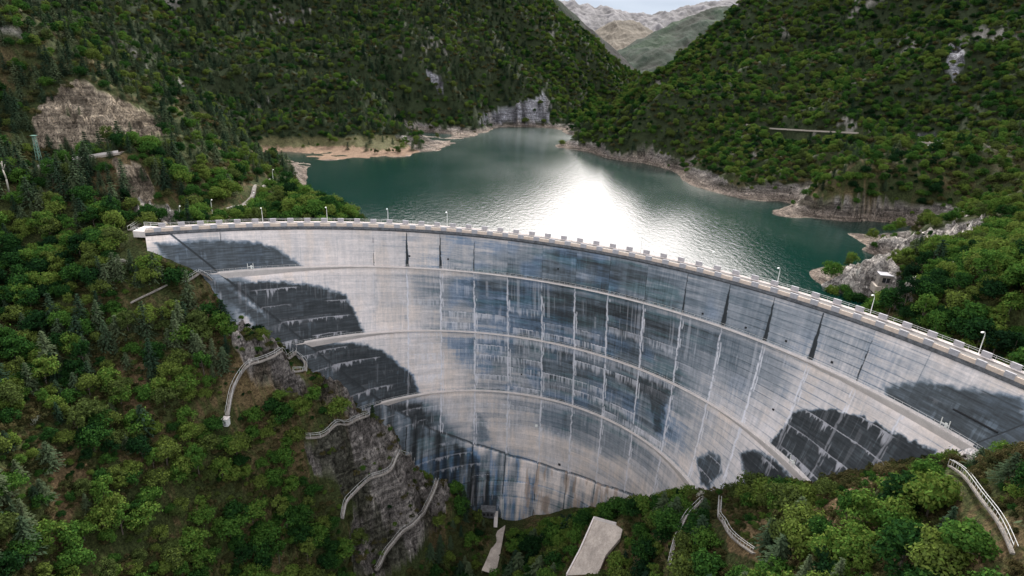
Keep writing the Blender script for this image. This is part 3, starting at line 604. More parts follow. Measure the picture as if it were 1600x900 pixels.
# ------------------------------------------------------------------ lake
wm = bpy.data.materials.new('lake_water'); wm.use_nodes = True; t = wm.node_tree; b = t.nodes['Principled BSDF']; N = t.nodes.new; K = t.links.new
b.inputs['Base Color'].default_value = (.0003, .019, .0155, 1); b.inputs['IOR'].default_value = 1.45; b.inputs['Specular IOR Level'].default_value = .6
g = N('ShaderNodeNewGeometry'); mp1 = N('ShaderNodeMapping'); mp1.inputs['Scale'].default_value = (1, .55, 1); mp1.inputs['Rotation'].default_value = (0, 0, .35); K(g.outputs['Position'], mp1.inputs[0])
n1_ = N('ShaderNodeTexNoise'); n1_.inputs['Scale'].default_value = .55; n1_.inputs['Detail'].default_value = 5; n1_.inputs['Roughness'].default_value = .6; K(mp1.outputs[0], n1_.inputs['Vector'])
bp_ = N('ShaderNodeBump'); bp_.inputs['Strength'].default_value = .38; bp_.inputs['Distance'].default_value = .35; K(n1_.outputs[0], bp_.inputs['Height'])
n2_ = N('ShaderNodeTexNoise'); n2_.inputs['Scale'].default_value = .012; n2_.inputs['Detail'].default_value = 4; K(mp1.outputs[0], n2_.inputs['Vector'])
mr = N('ShaderNodeMapRange'); mr.inputs[1].default_value = .35; mr.inputs[2].default_value = .65; mr.inputs[3].default_value = .05; mr.inputs[4].default_value = .13; K(n2_.outputs[0], mr.inputs[0]); sp_ = N('ShaderNodeSeparateXYZ'); K(g.outputs['Position'], sp_.inputs[0]); dr_ = N('ShaderNodeMapRange'); dr_.inputs[1].default_value = 220; dr_.inputs[2].default_value = 600; dr_.inputs[3].default_value = .01; dr_.inputs[4].default_value = .12; K(sp_.outputs['Y'], dr_.inputs[0])
ra_ = N('ShaderNodeMath'); ra_.operation = 'ADD'; K(mr.outputs[0], ra_.inputs[0]); K(dr_.outputs[0], ra_.inputs[1]); K(ra_.outputs[0], b.inputs['Roughness'])
K(bp_.outputs[0], b.inputs['Normal'])
uu = np.linspace(112.5, 18, 60); inner = [(C0[0] + 149.5 * math.cos(R(u)), C0[1] + 149.5 * math.sin(R(u))) for u in uu]
outer = [(-700 + 1500 * i / 59, 1350) for i in range(60)]
V = [(x, y, WL) for x, y in inner] + [(x, y, WL) for x, y in outer]
me = fastmesh('lake_water', V, [(i, i + 60, i + 61, i + 1)[::-1] for i in range(59)], True)
tag(link('lake_water', me, None, (wm,)), kind='structure')

# ------------------------------------------------------------------ far hills and the ground to the horizon
def ridge(name, prof, D, depth, base, seed, colf, amp, nx=420, ny=150, xr=None, back=.6):
    P = [pD(px, py, D) for px, py in prof]; xs = np.array([p[0] for p in P]); zs = np.array([p[2] for p in P])
    X = np.linspace(xs[0], xs[-1], nx)[:, None] * np.ones((1, ny)); T = np.linspace(-1, back, ny)[None, :] * np.ones((nx, 1)); Y = D + T * depth
    top = np.interp(X, xs, zs); s = np.clip(1 - np.abs(T), 0, 1)
    rg = ridged(X * amp[1], Y * amp[1] * .45, 5, seed) - .6; fine = ridged(X * amp[1] * 4, Y * amp[1] * 2, 4, seed + 9) - .6
    Z = base + (top - base) * s ** amp[2] + rg * amp[0] * (np.abs(T) ** .5 * s ** .3 + .12) + fine * amp[0] * .25
    c = colf(X, Y, Z, rg, fine, s)
    o = link(name, fastmesh(name, np.stack([X, Y, Z], -1).reshape(-1, 3), gridquads(nx, ny), True, {'paint': np.clip(c, .01, .8).reshape(-1, 3)}), None, (M['hill'],))
    tag(o, kind='structure'); return o
def cgreen(X, Y, Z, rg, fine, s):
    n = fbm(X * .012, Y * .012, 4, 500)[..., None]; f = fine[..., None]
    return np.array([.008, .020, .012]) * (.55 + .9 * n + .8 * f) + np.array([.006, .010, .003]) * sstep(.52, .7, n)
def climb(X, Y, Z, rg, fine, s):
    n = fbm(X * .006, Z * .012, 4, 510)[..., None]; v = fbm(X * .03, Z * .004, 4, 511)[..., None]
    return np.array([.135, .13, .135]) * (.35 + .5 * n + .75 * v) * (1 + 1.1 * fine[..., None])
def cpale(X, Y, Z, rg, fine, s):
    v = fbm(X * .012, Z * .03, 4, 521)[..., None]; st_ = vnoise(Z * .06 + v[..., 0] * 2, X * .002, 522)[..., None]
    return np.array([.15, .13, .105]) * (.45 + .5 * v + .35 * st_)
ridge('dark_spur', [(820,-60),(862,-8),(900,24),(940,60),(965,82),(1000,118),(1040,150)], 1350, 350, -20, 31, lambda *a: cgreen(*a) * .55, (26, .008, 1.0))
ridge('green_hill', [(900,150),(960,84),(985,70),(1010,58),(1050,38),(1090,20),(1115,12),(1150,11),(1180,6),(1230,-20),(1350,-60)], 2100, 900, -20, 32, cgreen, (75, .0045, 1.0))
ridge('pale_hill', [(850,110),(905,62),(930,48),(960,32),(985,30),(1000,36),(1020,52),(1060,80),(1100,110)], 3000, 600, 0, 33, cpale, (90, .004, .7))
ridge('limestone_peaks', [(700,-10),(800,-2),(850,6),(868,2),(880,4),(895,0),(905,8),(918,7),(930,12),(945,10),(955,15),(975,18),(985,22),(1000,20),(1018,22),(1030,16),(1045,20),(1062,12),(1085,9),(1105,3),(1130,2),(1160,-6),(1250,-30)], 4200, 1100, 0, 34, climb, (120, .0045, .55))
me = fastmesh('ground', [(-9000, 1200, -34), (9000, 1200, -34), (9000, 12000, -34), (-9000, 12000, -34)], [(0, 1, 2, 3)]); tag(link('ground', me, None, (M['terrain_flat'] if 'terrain_flat' in M else mat('valley_ground', (.06, .07, .035), noise=((.01, .3),)),)), kind='structure')

# ------------------------------------------------------------------ paths and stairs
PATHPTS = []
def densify(P, step=1.2):
    o = []
    for a, b_ in zip(P[:-1], P[1:]):
        n = max(1, int((b_ - a).length / step)); o += [a.lerp(b_, i / n) for i in range(n)]
    return o + [P[-1]]
def smooth3(P, n=2):
    for _ in range(n): P = [P[0]] + [(P[i - 1] + P[i] * 2 + P[i + 1]) / 4 for i in range(1, len(P) - 1)] + [P[-1]]
    return P
def footpath(px, label, width=1.4, rail=True, wall=True, lift=.5, name='stairway', cat='stairway', clear=True, solid=False, straight=False, matn='path', group='stepped paths down the abutments'):
    width *= .72; lift *= .5; wall = wall and solid; P = [ground(*p) for p in px]; P = densify([P[0], P[-1]] if straight else P); Q = []
    for p in P: Q.append(Vector((p.x, p.y, float(max(hz(p.x + dx, p.y + dy) for dx in (-.8, 0, .8) for dy in (-.8, 0, .8))) + lift)))
    Q = smooth3(Q, 25 if straight else 3); org = Q[len(Q) // 2].copy(); t_ = empty(name, org); tag(t_, label, cat, group)
    secs = []; L_ = []; Rr = []
    for i, q in enumerate(Q):
        d = (Q[min(i + 1, len(Q) - 1)] - Q[max(i - 1, 0)]); d.z = 0; d.normalize(); s_ = Vector((d.y, -d.x, 0)); q = q - org
        L_.append(q + s_ * width / 2); Rr.append(q - s_ * width / 2)
        secs.append([q + s_ * width / 2, q + s_ * (width / 2) - Vector((0, 0, .3)), q - s_ * (width / 2) - Vector((0, 0, .3)), q - s_ * width / 2])
        if clear: PATHPTS.append(Q[i])
    m_ = MB(); m_.loft(secs); m_.build('tread_strip', M[matn], t_)
    if wall:
        for side in (L_, Rr):
            mw = MB(); mw.loft([[p + Vector((0, 0, .35)), p - Vector((0, 0, .3)), p - Vector((0, 0, .3)) + (Vector((0,0,0)) + (side[0] - side[0])) + (Vector((.12, .06, 0))), p + Vector((.12, .06, .35))] for p in side]); mw.build('side_wall', M['path'], t_)
    if rail:
        for side in (L_, Rr):
            mr_ = MB(); mr_.path([p + Vector((0, 0, 1.15)) for p in side], .045, 4)
            for p in side[::2]: mr_.bar(p, p + Vector((0, 0, 1.15)), .035, 4)
            mr_.build('handrail', M['rail'], t_)
    return t_
footpath([(447,543),(458,548),(463,560),(440,571),(405,581),(385,591),(370,606),(362,628),(357,660)], 'long pale stepped path curving down left from the end of the second walkway', 1.4, lift=.9)
footpath([(463,560),(479,572),(475,586),(460,594)], 'short hooked stair branching below the left end of the second walkway', 1.2, lift=.7)
footpath([(566,638),(577,652),(572,668),(545,686),(510,703),(480,712)], 'pale stepped path running down left from the end of the third walkway', 1.3, lift=.9)
footpath([(638,700),(648,712),(640,726),(615,746),(590,766),(560,781),(541,797),(536,825)], 'winding pale path crossing the bare rock halfway down the left gorge wall', 1.3, lift=.9)
footpath([(678,742),(684,753),(680,772),(665,802),(655,830),(625,856),(600,882),(588,905)], 'lowest grey path on the left gorge wall, leaving by the bottom edge', 1.5, lift=.9, solid=True)
footpath([(314,437),(345,461),(366,468)], 'straight stair with solid walls below the left end of the top walkway', 2.0, lift=1.0, solid=True)
footpath([(311,436),(290,449)], 'short stair stub going left from the left end of the top walkway', 1.2, lift=.8)
footpath([(222,350),(203,362)], 'upper short stair at the left end of the crest', 1.3, lift=.8)
footpath([(233,377),(214,364)], 'lower short stair below the left end of the crest', 1.1, lift=.8)
footpath([(1480,737),(1510,771),(1540,820),(1576,880)], 'long straight railed stair down the bottom right slope', .65, straight=True, wall=False, lift=.8)
footpath([(1123,787),(1121,815),(1136,841),(1176,876)], 'bent railed stair on the bare slope below the second walkway right end', .9, lift=.8)
footpath([(1094,788),(1076,806),(1051,860),(1044,890)], 'thin stair with rail down from the right end of the third walkway', 1.0, wall=False, lift=.8)
footpath([(1480,722),(1515,728)], 'short railed bridge stub under the right end of the top walkway', 1.1, wall=False, lift=1.2)
footpath([(205,478),(240,463),(262,452)], 'overgrown narrow path among trees left of the walled stair', .9, wall=False, rail=False, lift=.3)

def strip(name, ptsL, ptsR, matn, lift=.35, n=14, kind='structure', flat=False):
    A = [ground(*p) for p in ptsL]; B = [ground(*p) for p in ptsR]
    def res(P):
        P = densify(P, .5); return [P[int(round(i * (len(P) - 1) / (4 * n)))] for i in range(4 * n + 1)]
    A = res(A); B = res(B); V = []; 
    for a, b_ in zip(A, B):
        for k in range(7):
            p = a.lerp(b_, k / 6); V.append([p.x, p.y, 0]); PATHPTS.append(Vector((p.x, p.y, 0)))
    V = np.array(V); zz = np.maximum.reduce([hz(V[:, 0] + dx, V[:, 1] + dy) for dx in (-.7, 0, .7) for dy in (-.7, 0, .7)]).reshape(-1, 7); pass
    if flat:
        A_ = np.c_[V[:, :2], np.ones(len(V))]; pl = A_ @ np.linalg.lstsq(A_, zz.ravel(), rcond=None)[0]; zz = pl.reshape(-1, 7) + np.minimum(1.0, np.percentile(zz.ravel() - pl, 70))
    else: zz = zz * .3 + .7 * zz.mean(1, keepdims=True)
    for _ in range(0 if flat else 8): zz[1:-1] = (zz[:-2] + zz[1:-1] * 2 + zz[2:]) / 4
    V[:, 2] = zz.ravel() + (0.05 if flat else lift); n0 = len(V); W = V.copy(); W[:, 2] -= 1.2
    nr = len(A); Q = [tuple(q) for q in gridquads(nr, 7)]; E = []
    for i in range(nr - 1): E += [(i * 7, i * 7 + n0, (i + 1) * 7 + n0, (i + 1) * 7), (i * 7 + 6, (i + 1) * 7 + 6, (i + 1) * 7 + 6 + n0, i * 7 + 6 + n0)]
    o = link(name, fastmesh(name, np.r_[V, W], Q + E, False), None, (M[matn],)); 
    if kind: tag(o, kind=kind)
    return [Vector(v) for v in V[0::7]], [Vector(v) for v in V[6::7]]
eL, eR = strip('access_road', [(885,902),(905,867),(926,829),(962,824)], [(934,902),(945,880),(968,852),(972,832)], 'gravel', flat=True)
strip('gorge_track', [(752,902),(763,870),(777,832)], [(774,902),(781,868),(789,832)], 'gravel', lift=.6, flat=True)
strip('knoll_road', [(332,338),(356,326),(391,310),(412,290),(421,281)], [(340,342),(362,330),(398,312),(416,292),(424,282)], 'path', lift=.3)
ck = MB()
for i in range(len(eL) - 1): d = (eL[i + 1] - eL[i]); ck.box((eL[i] + eL[i + 1]) / 2 + Vector((0, 0, .25)), d.length + .02, .35, .9, ax=d) if d.length > .05 else None
tag(ck.build('road_wall', M['conc']), 'low pale wall along the left edge of the gravel road at the bottom', 'wall')

# roads cut through the right mountain: pale retaining walls
for px, lb in (([(1165,198),(1200,204),(1260,209),(1340,212)], 'long pale road edge wall cut across the wooded mountain above the lake'), ([(1435,227),(1480,230),(1545,234)], 'short pale road edge wall at the far right of the wooded mountain')):
    P = densify([ground(*p) for p in px], 3); m_ = MB()
    for a, b_ in zip(P[:-1], P[1:]): m_.box((a + b_) / 2 + Vector((0, 0, 1.4)), (b_ - a).length + .05, .8, .9, ax=(b_ - a))
    o = m_.build('retaining_wall', M['wall_stone']); tag(o, lb, 'wall'); PATHPTS += P

# old viaduct on the left
va, vb_, vc, vd = pD(66, 262, 207), pD(80, 258, 207), pD(120, 250, 208), pD(190, 239, 209)
for pts, lb in (([va, vb_], 'short end of the old road deck on two tall piers under the cliff'), ([vc, vd], 'long pale stretch of the old road deck half hidden by trees')):
    t_ = empty('viaduct', Vector(pts[0])); tag(t_, lb, 'viaduct', None); a, b_ = Vector(pts[0]), Vector(pts[1]); d = (b_ - a)
    m_ = MB(); m_.box(d / 2, d.length, 4, .7, ax=d); m_.build('deck', M['wall_stone'], t_)
    m_ = MB(); m_.box(d / 2 + Vector((0, -1.8, .75)), d.length, .3, .8, ax=d); m_.build('parapet', M['conc'], t_)
    for f in ((.12, .88) if d.length < 6 else (.05, .35, .65, .95)):
        m_ = MB(); p = d * f; m_.box(p + Vector((0, 0, -4.3)), .8, 2.6, 7.8, ax=d); m_.build('pier', M['conc_grey' if f == .12 else 'wall_stone'], t_)
    PATHPTS += [Vector(pts[0]), Vector(pts[1]), (a + b_) / 2, a + Vector((0, -4, 0)), a + Vector((0, -8, 0)), b_ + Vector((0, -4, 0))]
# lattice mast and a bare pale post
p = ground(64, 262); t_ = empty('lattice_mast', p); tag(t_, 'slender green lattice mast standing left of the pale cliff', 'mast')
m_ = MB(); hh = 11
for sx in (-.7, .7):
    for sy in (-.7, .7): m_.bar((sx, sy, -1), (sx * .5, sy * .5, hh), .09, 4)
m_.build('leg_frame', M['mast'], t_); m_ = MB()
for k in range(9):
    a = k / 9; b2 = (k + 1) / 9; w1 = .7 - .35 * a; w2 = .7 - .35 * b2
    for s1, s2 in (((-1, -1), (1, -1)), ((1, -1), (1, 1)), ((1, 1), (-1, 1)), ((-1, 1), (-1, -1))):
        m_.bar((s1[0] * w1, s1[1] * w1, a * hh), (s2[0] * w2, s2[1] * w2, b2 * hh), .06, 3)
m_.build('bracing', M['mast'], t_); m_ = MB(); m_.box((0, 0, hh + .2), 1.6, 1.6, .15); m_.build('platform', M['mast'], t_)
PATHPTS += [p, p + Vector((0, -5, 0)), p + Vector((0, -9, 0))]
p = ground(14, 300); m_ = MB(); m_.path([(0, 0, -1), (.2, 0, 4), (-.3, .1, 7), (.1, 0, 9.5)], .28, 6, .12); m_.path([(-.3, .1, 6.5), (.9, 0, 8.6)], .12, 5, .05); m_.path([(.1, 0, 8), (-1, 0, 9.6)], .1, 5, .05)
o = m_.build('dead_tree', mat('dead_wood', (.36, .34, .29), noise=((2, .3),)), smooth=True); o.location = p; tag(o, 'bare pale dead tree at the left edge below the lattice mast', 'tree'); PATHPTS += [p, p + Vector((0, -6, 0))]

# ruined intake building on the right shore
p = ground(1380, 447); t_ = empty('concrete_building', p); t_.rotation_euler.z = R(-14); tag(t_, 'small pale concrete building with dark opening among shore boulders', 'building')
m_ = MB(); t_.scale = (.78, .78, .78); W_, D_, H_ = 5.4, 4.6, 4.6
m_.box((0, -D_ / 2 + .15, 2.3 - 1.5), W_, .3, 1.7); m_.box((0, -D_ / 2 + .15, H_ - .45), W_, .3, .9)
for s_ in (-1, 1): m_.box((s_ * (W_ / 2 - .55), -D_ / 2 + .15, 2.67), 1.1, .3, 2.05); m_.box((s_ * (W_ / 2 - .15), .16, H_ / 2), .3, D_ - .32, H_)
m_.box((0, D_ / 2 - .1, H_ / 2), W_ - .62, .3, H_); m_.build('wall', M['path'], t_)
m_ = MB(); m_.box((0, 0, H_ + .16), W_ + .3, D_ + .3, .3); m_.build('roof', M['conc_grey'], t_)
m_ = MB(); m_.box((0, -D_ / 2 + .5, 2.6), W_ - 2.3, .1, 1.9); fr_ = m_.build('opening', M['dark'], t_)
m_ = MB(); m_.box((-.2, -D_ / 2 + .1, 2.6), .12, .1, 2.0); m_.build('opening_bar', M['conc_grey'], fr_)
m_ = MB(); m_.box((0, 0, -1.4), W_ + 2, D_ + 2, 3); m_.build('plinth', M['wall_stone'], t_); PATHPTS += [p, p + Vector((0, -5, 0)), p + Vector((-3, -5, 0))]
# little white hut
p = ground(354, 664); t_ = empty('instrument_hut', p); tag(t_, 'tiny white hut at the foot of the long curving left path', 'hut'); m_ = MB(); m_.box((0, 0, .8), 1.5, 1.5, 2.2); m_.build('wall', M['lamp'], t_); m_ = MB(); m_.box((0, 0, 1.98), 1.8, 1.8, .14); m_.build('roof', M['conc'], t_); m_ = MB(); m_.box((0, -.78, .7), .6, .06, 1.5); m_.build('door', M['conc_grey'], t_)
# gatehouse and ladder at the dam's toe
u0, h0 = hit(774, 806); p = fp(u0, h0 + 1.5, 6.5); p.z = float(hz(p.x, p.y)) + 1.0; t_ = empty('gatehouse', p); tag(t_, 'small dark gatehouse with footbridge at the foot of the dam', 'gatehouse'); m_ = MB(); m_.box((-1.2, 0, 1.2), 5.2, 3.2, 3.0); m_.build('wall', M['fascia'], t_)
m_ = MB(); m_.box((-1.2, 0, 2.8), 5.8, 3.8, .2); m_.build('roof', M['fascia'], t_)
for k in (-2.6, -1.2, .2): m_ = MB(); m_.box((k, -1.63, 1.4), .9, .06, 1.1); m_.build('window', M['dark'], t_)
m_ = MB(); m_.box((1.9, -2.6, .4), 1.4, 8.5, .25); m_.build('footbridge', M['conc'], t_); m_ = MB()
for s_ in (1.25, 2.55): m_.bar((s_, -6.8, 1.5), (s_, 1.6, 1.5), .06, 4)
for k in range(8):
    for s_ in (1.25, 2.55): m_.bar((s_, -6.8 + k * 1.2, .5), (s_, -6.8 + k * 1.2, 1.5), .05, 4)
m_.build('handrail', M['rail'], t_); PATHPTS += [p, p + Vector((0, -5, 0)), p + Vector((0, -10, 0)), p + Vector((-4, -6, 0)), p + Vector((3, -8, 0))]
m_ = MB(); q = fp(hit(790, 808)[0], 112, 5.4); q.z = float(hz(q.x, q.y)); qt = q + Vector((0, 1.5, 8.5))
for s_ in (-.35, .35): m_.bar(q + Vector((s_, 0, -2)), qt + Vector((s_, 0, 0)), .07, 4)
for k in range(18): a = q.lerp(qt, k / 18); m_.bar(a + Vector((-.35, 0, 0)), a + Vector((.35, 0, 0)), .05, 3)
tag(m_.build('ladder', M['lamp']), 'white ladder up the dam wall right of the dark gatehouse', 'ladder')

# ------------------------------------------------------------------ street lamps on the crest
def make_lamp():
    t_ = empty('street_lamp'); a = MB(); a.path([(0, 0, 0), (0, 0, 2), (0, 0, 4.2)], .10, 7, .065); a.build('pole', M['lamp'], t_)
    a = MB(); a.path([(0, 0, 4.2), (0, -.15, 4.8), (0, -.55, 5.15), (0, -.95, 5.2)], .06, 6, .05); a.build('arm', M['lamp'], t_)
    a = MB(); secs = []
    for y, w_, h_ in ((-.85, .10, .10), (-1.05, .2, .16), (-1.5, .24, .16), (-1.75, .08, .06)): secs.append([Vector((w_ * math.cos(k * math.pi / 4), y, 5.2 + h_ * math.sin(k * math.pi / 4))) for k in range(8)])
    a.loft(secs); a.build('lamp_head', M['lamp'], t_); return t_
def copy_tree(o, parent=None):
    c = o.copy(); COL.objects.link(c)
    if parent is not None: c.parent = parent
    for ch in o.children: copy_tree(ch, c)
    return c
lamp0 = make_lamp(); first = True
LAMPS = [(413,343,'street lamp on the crest in front of the knoll bushes'),(514,342,'street lamp on the crest where the knoll meets the water'),(609,345,'slim street lamp on the crest against the dark green water'),(702,350,'street lamp on the crest at the edge of the bright reflection'),(798,361,'street lamp on the crest against the white water, nearer the dark water'),(894,372,'street lamp on the middle of the crest against the white water'),(1000,395,'street lamp on the crest, second to the right of the middle one'),(1110,421,'street lamp on the crest left of the dark calm patch of water'),(1224,441,'street lamp on the crest against the dark calm patch of water'),(1370,487,'street lamp on the crest below the concrete shore building'),(1545,548,'nearest street lamp on the crest at the right edge')]
for px, py, lb in LAMPS:
    q = pz(px, py, 0.1); u = math.degrees(math.atan2(q[1] - C0[1], q[0] - C0[0])); o = lamp0 if first else copy_tree(lamp0); first = False
    o.location = fp(u, 0.1, -5.25 if px > 500 else -4.6); o.location.z = -.1; o.rotation_euler.z = R(u - 90); tag(o, lb, 'street lamp', 'street lamps along the crest road')
for px, py, lb in [(283,345,'street lamp by the left gate of the crest road'),(332,334,'street lamp at the foot of the knoll road'),(397,322,'street lamp halfway up the knoll road among bushes'),(427,283,'street lamp on top of the knoll against the lake')]:
    o = copy_tree(lamp0); p = ground(px, py); o.location = p; o.rotation_euler.z = R(40); tag(o, lb, 'street lamp', 'street lamps along the knoll road'); PATHPTS += [p, p + Vector((0, -3, 0))]
# gate and side slab at the left end of the crest
t_ = empty('crest_platform', fp(117.5, 0, -2)); tag(t_, 'pale flat platform with railings at the left end of the crest road', 'platform')
m_ = MB(); m_.box((-1.5, 1.5, -1.0), 7, 6, 1.9); m_.build('slab', M['conc'], t_); m_ = MB()
for s_ in (-4.9, -3, -.5, 1.8): m_.bar((s_, -1.4, 0), (s_, -1.4, 1.2), .05, 4); m_.bar((s_, 4.4, 0), (s_, 4.4, 1.2), .05, 4)
for y in (-1.4, 4.4):
    for z in (.6, 1.15): m_.bar((-4.9, y, z), (1.8, y, z), .045, 4)
m_.build('railing', M['rail'], t_)

# ------------------------------------------------------------------ trees
def quads(C, Nn, T, sl, sw):
    B = np.cross(Nn, T); B /= np.linalg.norm(B, axis=1, keepdims=True) + 1e-9; T = np.cross(B, Nn)
    a = T * sl[:, None]; b_ = B * sw[:, None]
    V = np.stack([C - a - b_ * .6, C + a * .2 - b_, C + a + b_ * .3, C - a * .2 + b_], 1).reshape(-1, 3)
    return V, np.arange(len(V)).reshape(-1, 4)
def unit(v): return v / (np.linalg.norm(v, axis=-1, keepdims=True) + 1e-9)
def broad(seed, n=1100, lobes=16, h=6.0, r=2.5, size=.24, flat=.8):
    g_ = np.random.default_rng(seed); c = []
    for k in range(lobes):
        a = g_.uniform(0, 6.28); e = g_.uniform(-.55, 1.0); q = math.sqrt(max(0, 1 - e * e)) * g_.uniform(.45, .85)
        c.append((math.cos(a) * q * r * g_.uniform(.6, 1.3), math.sin(a) * q * r * g_.uniform(.6, 1.3), h * .56 + e * r * flat * .8, g_.uniform(.20, .48) * r))
    c = np.array(c); k = g_.integers(0, lobes, n); d = unit(g_.normal(size=(n, 3))); d[:, 2] = np.where(g_.random(n) < .6, np.abs(d[:, 2]), d[:, 2])
    P = c[k, :3] + d * (c[k, 3] * np.where(g_.random(n) < .12, g_.uniform(1.0, 1.45, n), g_.uniform(.65, 1.08, n)))[:, None]
    nn = unit(d + g_.normal(size=(n, 3)) * .55); tt = unit(g_.normal(size=(n, 3)))
    s = size * .88 * g_.uniform(.5, 1.4, n); return quads(P, nn, tt, s, s * .62)
def conif(seed, h=8.5, r=2.3, layers=15, per=10, seg=4, size=.30):
    g_ = np.random.default_rng(seed); C = []; Nn = []; T = []; sl = []; sw = []
    for i in range(layers):
        f = i / (layers - 1); z = h * (.10 + .90 * f); R_ = r * (1 - f) ** .8 * g_.uniform(.85, 1.1) + .12
        m_ = max(4, int(per * (1 - f * .55)))
        for j in range(m_):
            a = 6.283 * (j + g_.uniform(-.3, .3)) / m_ + i * .7; L_ = R_ * g_.uniform(.7, 1.12)
            for k in range(seg):
                t = (k + .6) / seg; dr = -.22 * t * L_ + .10 * L_ * t * t
                for q in range(2):
                    o_ = g_.normal(size=3) * .13; C.append((math.cos(a) * L_ * t + o_[0], math.sin(a) * L_ * t + o_[1], z + dr + o_[2] * .8))
                    T.append((math.cos(a + g_.uniform(-.6, .6)), math.sin(a + g_.uniform(-.6, .6)), -.25)); Nn.append((math.cos(a) * .35 + g_.normal() * .3, math.sin(a) * .35 + g_.normal() * .3, 1.0))
                    sl.append(size * g_.uniform(.8, 1.5)); sw.append(size * g_.uniform(.28, .55))
    return quads(np.array(C), unit(np.array(Nn)), unit(np.array(T)), np.array(sl), np.array(sw))
def trunk_mb(h, r, seed, limbs=5):
    g_ = random.Random(seed); m_ = MB(); pts = [(0, 0, -1.2), (g_.uniform(-.1, .1), g_.uniform(-.1, .1), h * .3), (g_.uniform(-.2, .2), g_.uniform(-.2, .2), h * .6), (0, 0, h * .9)]
    m_.path(pts, r, 6, r * .25)
    for k in range(limbs):
        a = g_.uniform(0, 6.28); z = h * g_.uniform(.35, .65); m_.path([(0, 0, z), (math.cos(a) * .8, math.sin(a) * .8, z + .6), (math.cos(a) * 1.7, math.sin(a) * 1.7, z + 1.1)], r * .4, 5, r * .12)
    return m_
KINDS = []          # (name, category, label words, leaf material, crown mesh, trunk mesh, height)
def kind(name, words, mt, VF, th, tr, limbs=5, seed=0):
    cm = fastmesh(name + '_crown', VF[0], VF[1], False); cm.materials.append(M[mt])
    tm_ = trunk_mb(th, tr, seed, limbs); tm = bpy.data.meshes.new(name + '_trunk'); tm.from_pydata([tuple(v) for v in tm_.V], [], tm_.F); tm.materials.append(M['bark'])
    KINDS.append((name, words, cm, tm))
kind('broadleaf_tree', 'rounded leafy tree', 'leaf', broad(1, 1900, 19), 4.6, .16, seed=1)
kind('broadleaf_tree', 'spreading leafy tree', 'leaf', broad(2, 2000, 24, 5.4, 2.9, .24, .62), 4.0, .16, seed=2)
kind('broadleaf_tree', 'tall narrow leafy tree', 'leaf', broad(3, 1600, 22, 8.4, 2.0, .23, 1.45), 6.4, .15, seed=3)
kind('conifer', 'dark grey-green conifer', 'conifer', conif(4), 8.0, .16, 0, seed=4)
kind('conifer', 'broad dark conifer', 'conifer', conif(5, 7.2, 2.9, 12, 11, 5, .33), 6.8, .17, 0, seed=5)
kind('bush', 'low olive brown bush', 'shrub', broad(6, 900, 12, 2.6, 1.7, .19, .7), 1.8, .07, seed=6)
kind('bush', 'pale flowering bush', 'blossom', broad(7, 700, 12, 3.2, 1.6, .17, .8), 2.0, .07, seed=7)
kind('broadleaf_tree', 'yellow-green leafy tree', 'yellow', broad(8, 1100, 14, 5.0, 2.0, .22, 1.0), 3.6, .12, seed=8)

PP = np.array([(p.x, p.y) for p in PATHPTS]); dirs = -PP / np.linalg.norm(PP, axis=1, keepdims=True); PP = np.r_[PP, PP + dirs * 3]
def scatter(sp, dmin, dmax, seed, amn=-57, amx=57):
    g_ = np.random.default_rng(seed); n = int(2 * dmax / sp) + 2; i, j = np.meshgrid(np.arange(n), np.arange(n)); x = (i.ravel() - n / 2 + (j.ravel() % 2) * .5) * sp; y = j.ravel() * sp
    x = x + g_.uniform(-.48, .48, x.size) * sp; y = y + g_.uniform(-.48, .48, y.size) * sp
    r = np.hypot(x, y); a = np.degrees(np.arctan2(x, y)); k = (r > dmin) & (r < dmax) & (a > amn) & (a < amx); return x[k], y[k]
def ok_ground(x, y, cl=2.6, rockkeep=.12, seed=0):
    g_ = np.random.default_rng(seed + 900); z = hz(x, y); rk, so_ = rockat(x, y); rc = np.hypot(x - C0[0], y - C0[1]); u = np.degrees(np.arctan2(y - C0[1], x - C0[0]))
    k = (~rk | (g_.random(len(x)) < rockkeep)) & (~so_ | (cl < 1.2) | (g_.random(len(x)) < .35)); k &= ~((y > 195) & (z < WL + 1.0) & (rc > 152))
    fr = face_r(u, hb(u)); k &= ~((u > 17) & (u < 118.5) & (rc > fr - 2.2) & (rc < 158)); k &= ~((u > 16) & (u < 121) & (rc > 140) & (rc < 157))
    for i in range(0, len(PP), 400):
        q = PP[i:i + 400]; k &= (((x[:, None] - q[None, :, 0]) ** 2 + (y[:, None] - q[None, :, 1]) ** 2).min(1) > cl * cl)
    return k, z
def visible(x, y, z, top=5.0):
    T = np.stack([x, y, z + top], -1); O = np.array([0, 0, CH]); v = np.ones(len(x), bool)
    for f in np.r_[np.linspace(.2, .9, 15), np.linspace(.91, .985, 10)]:
        q = O + (T - O) * f; v &= ~(q[:, 2] < hz(q[:, 0], q[:, 1]) - 1.0)
        rc = np.hypot(q[:, 0] - C0[0], q[:, 1] - C0[1]); u = np.degrees(np.arctan2(q[:, 1] - C0[1], q[:, 0] - C0[0])); v &= ~((rc > 152.5) & (rc < 157) & (u > 19) & (u < 117) & (q[:, 2] < 0))
    px, py, d = proj(T); v &= (px > -170) & (px < 1770) & (py > -120) & (py < 1010) & (d > 20); return v, px, py, d
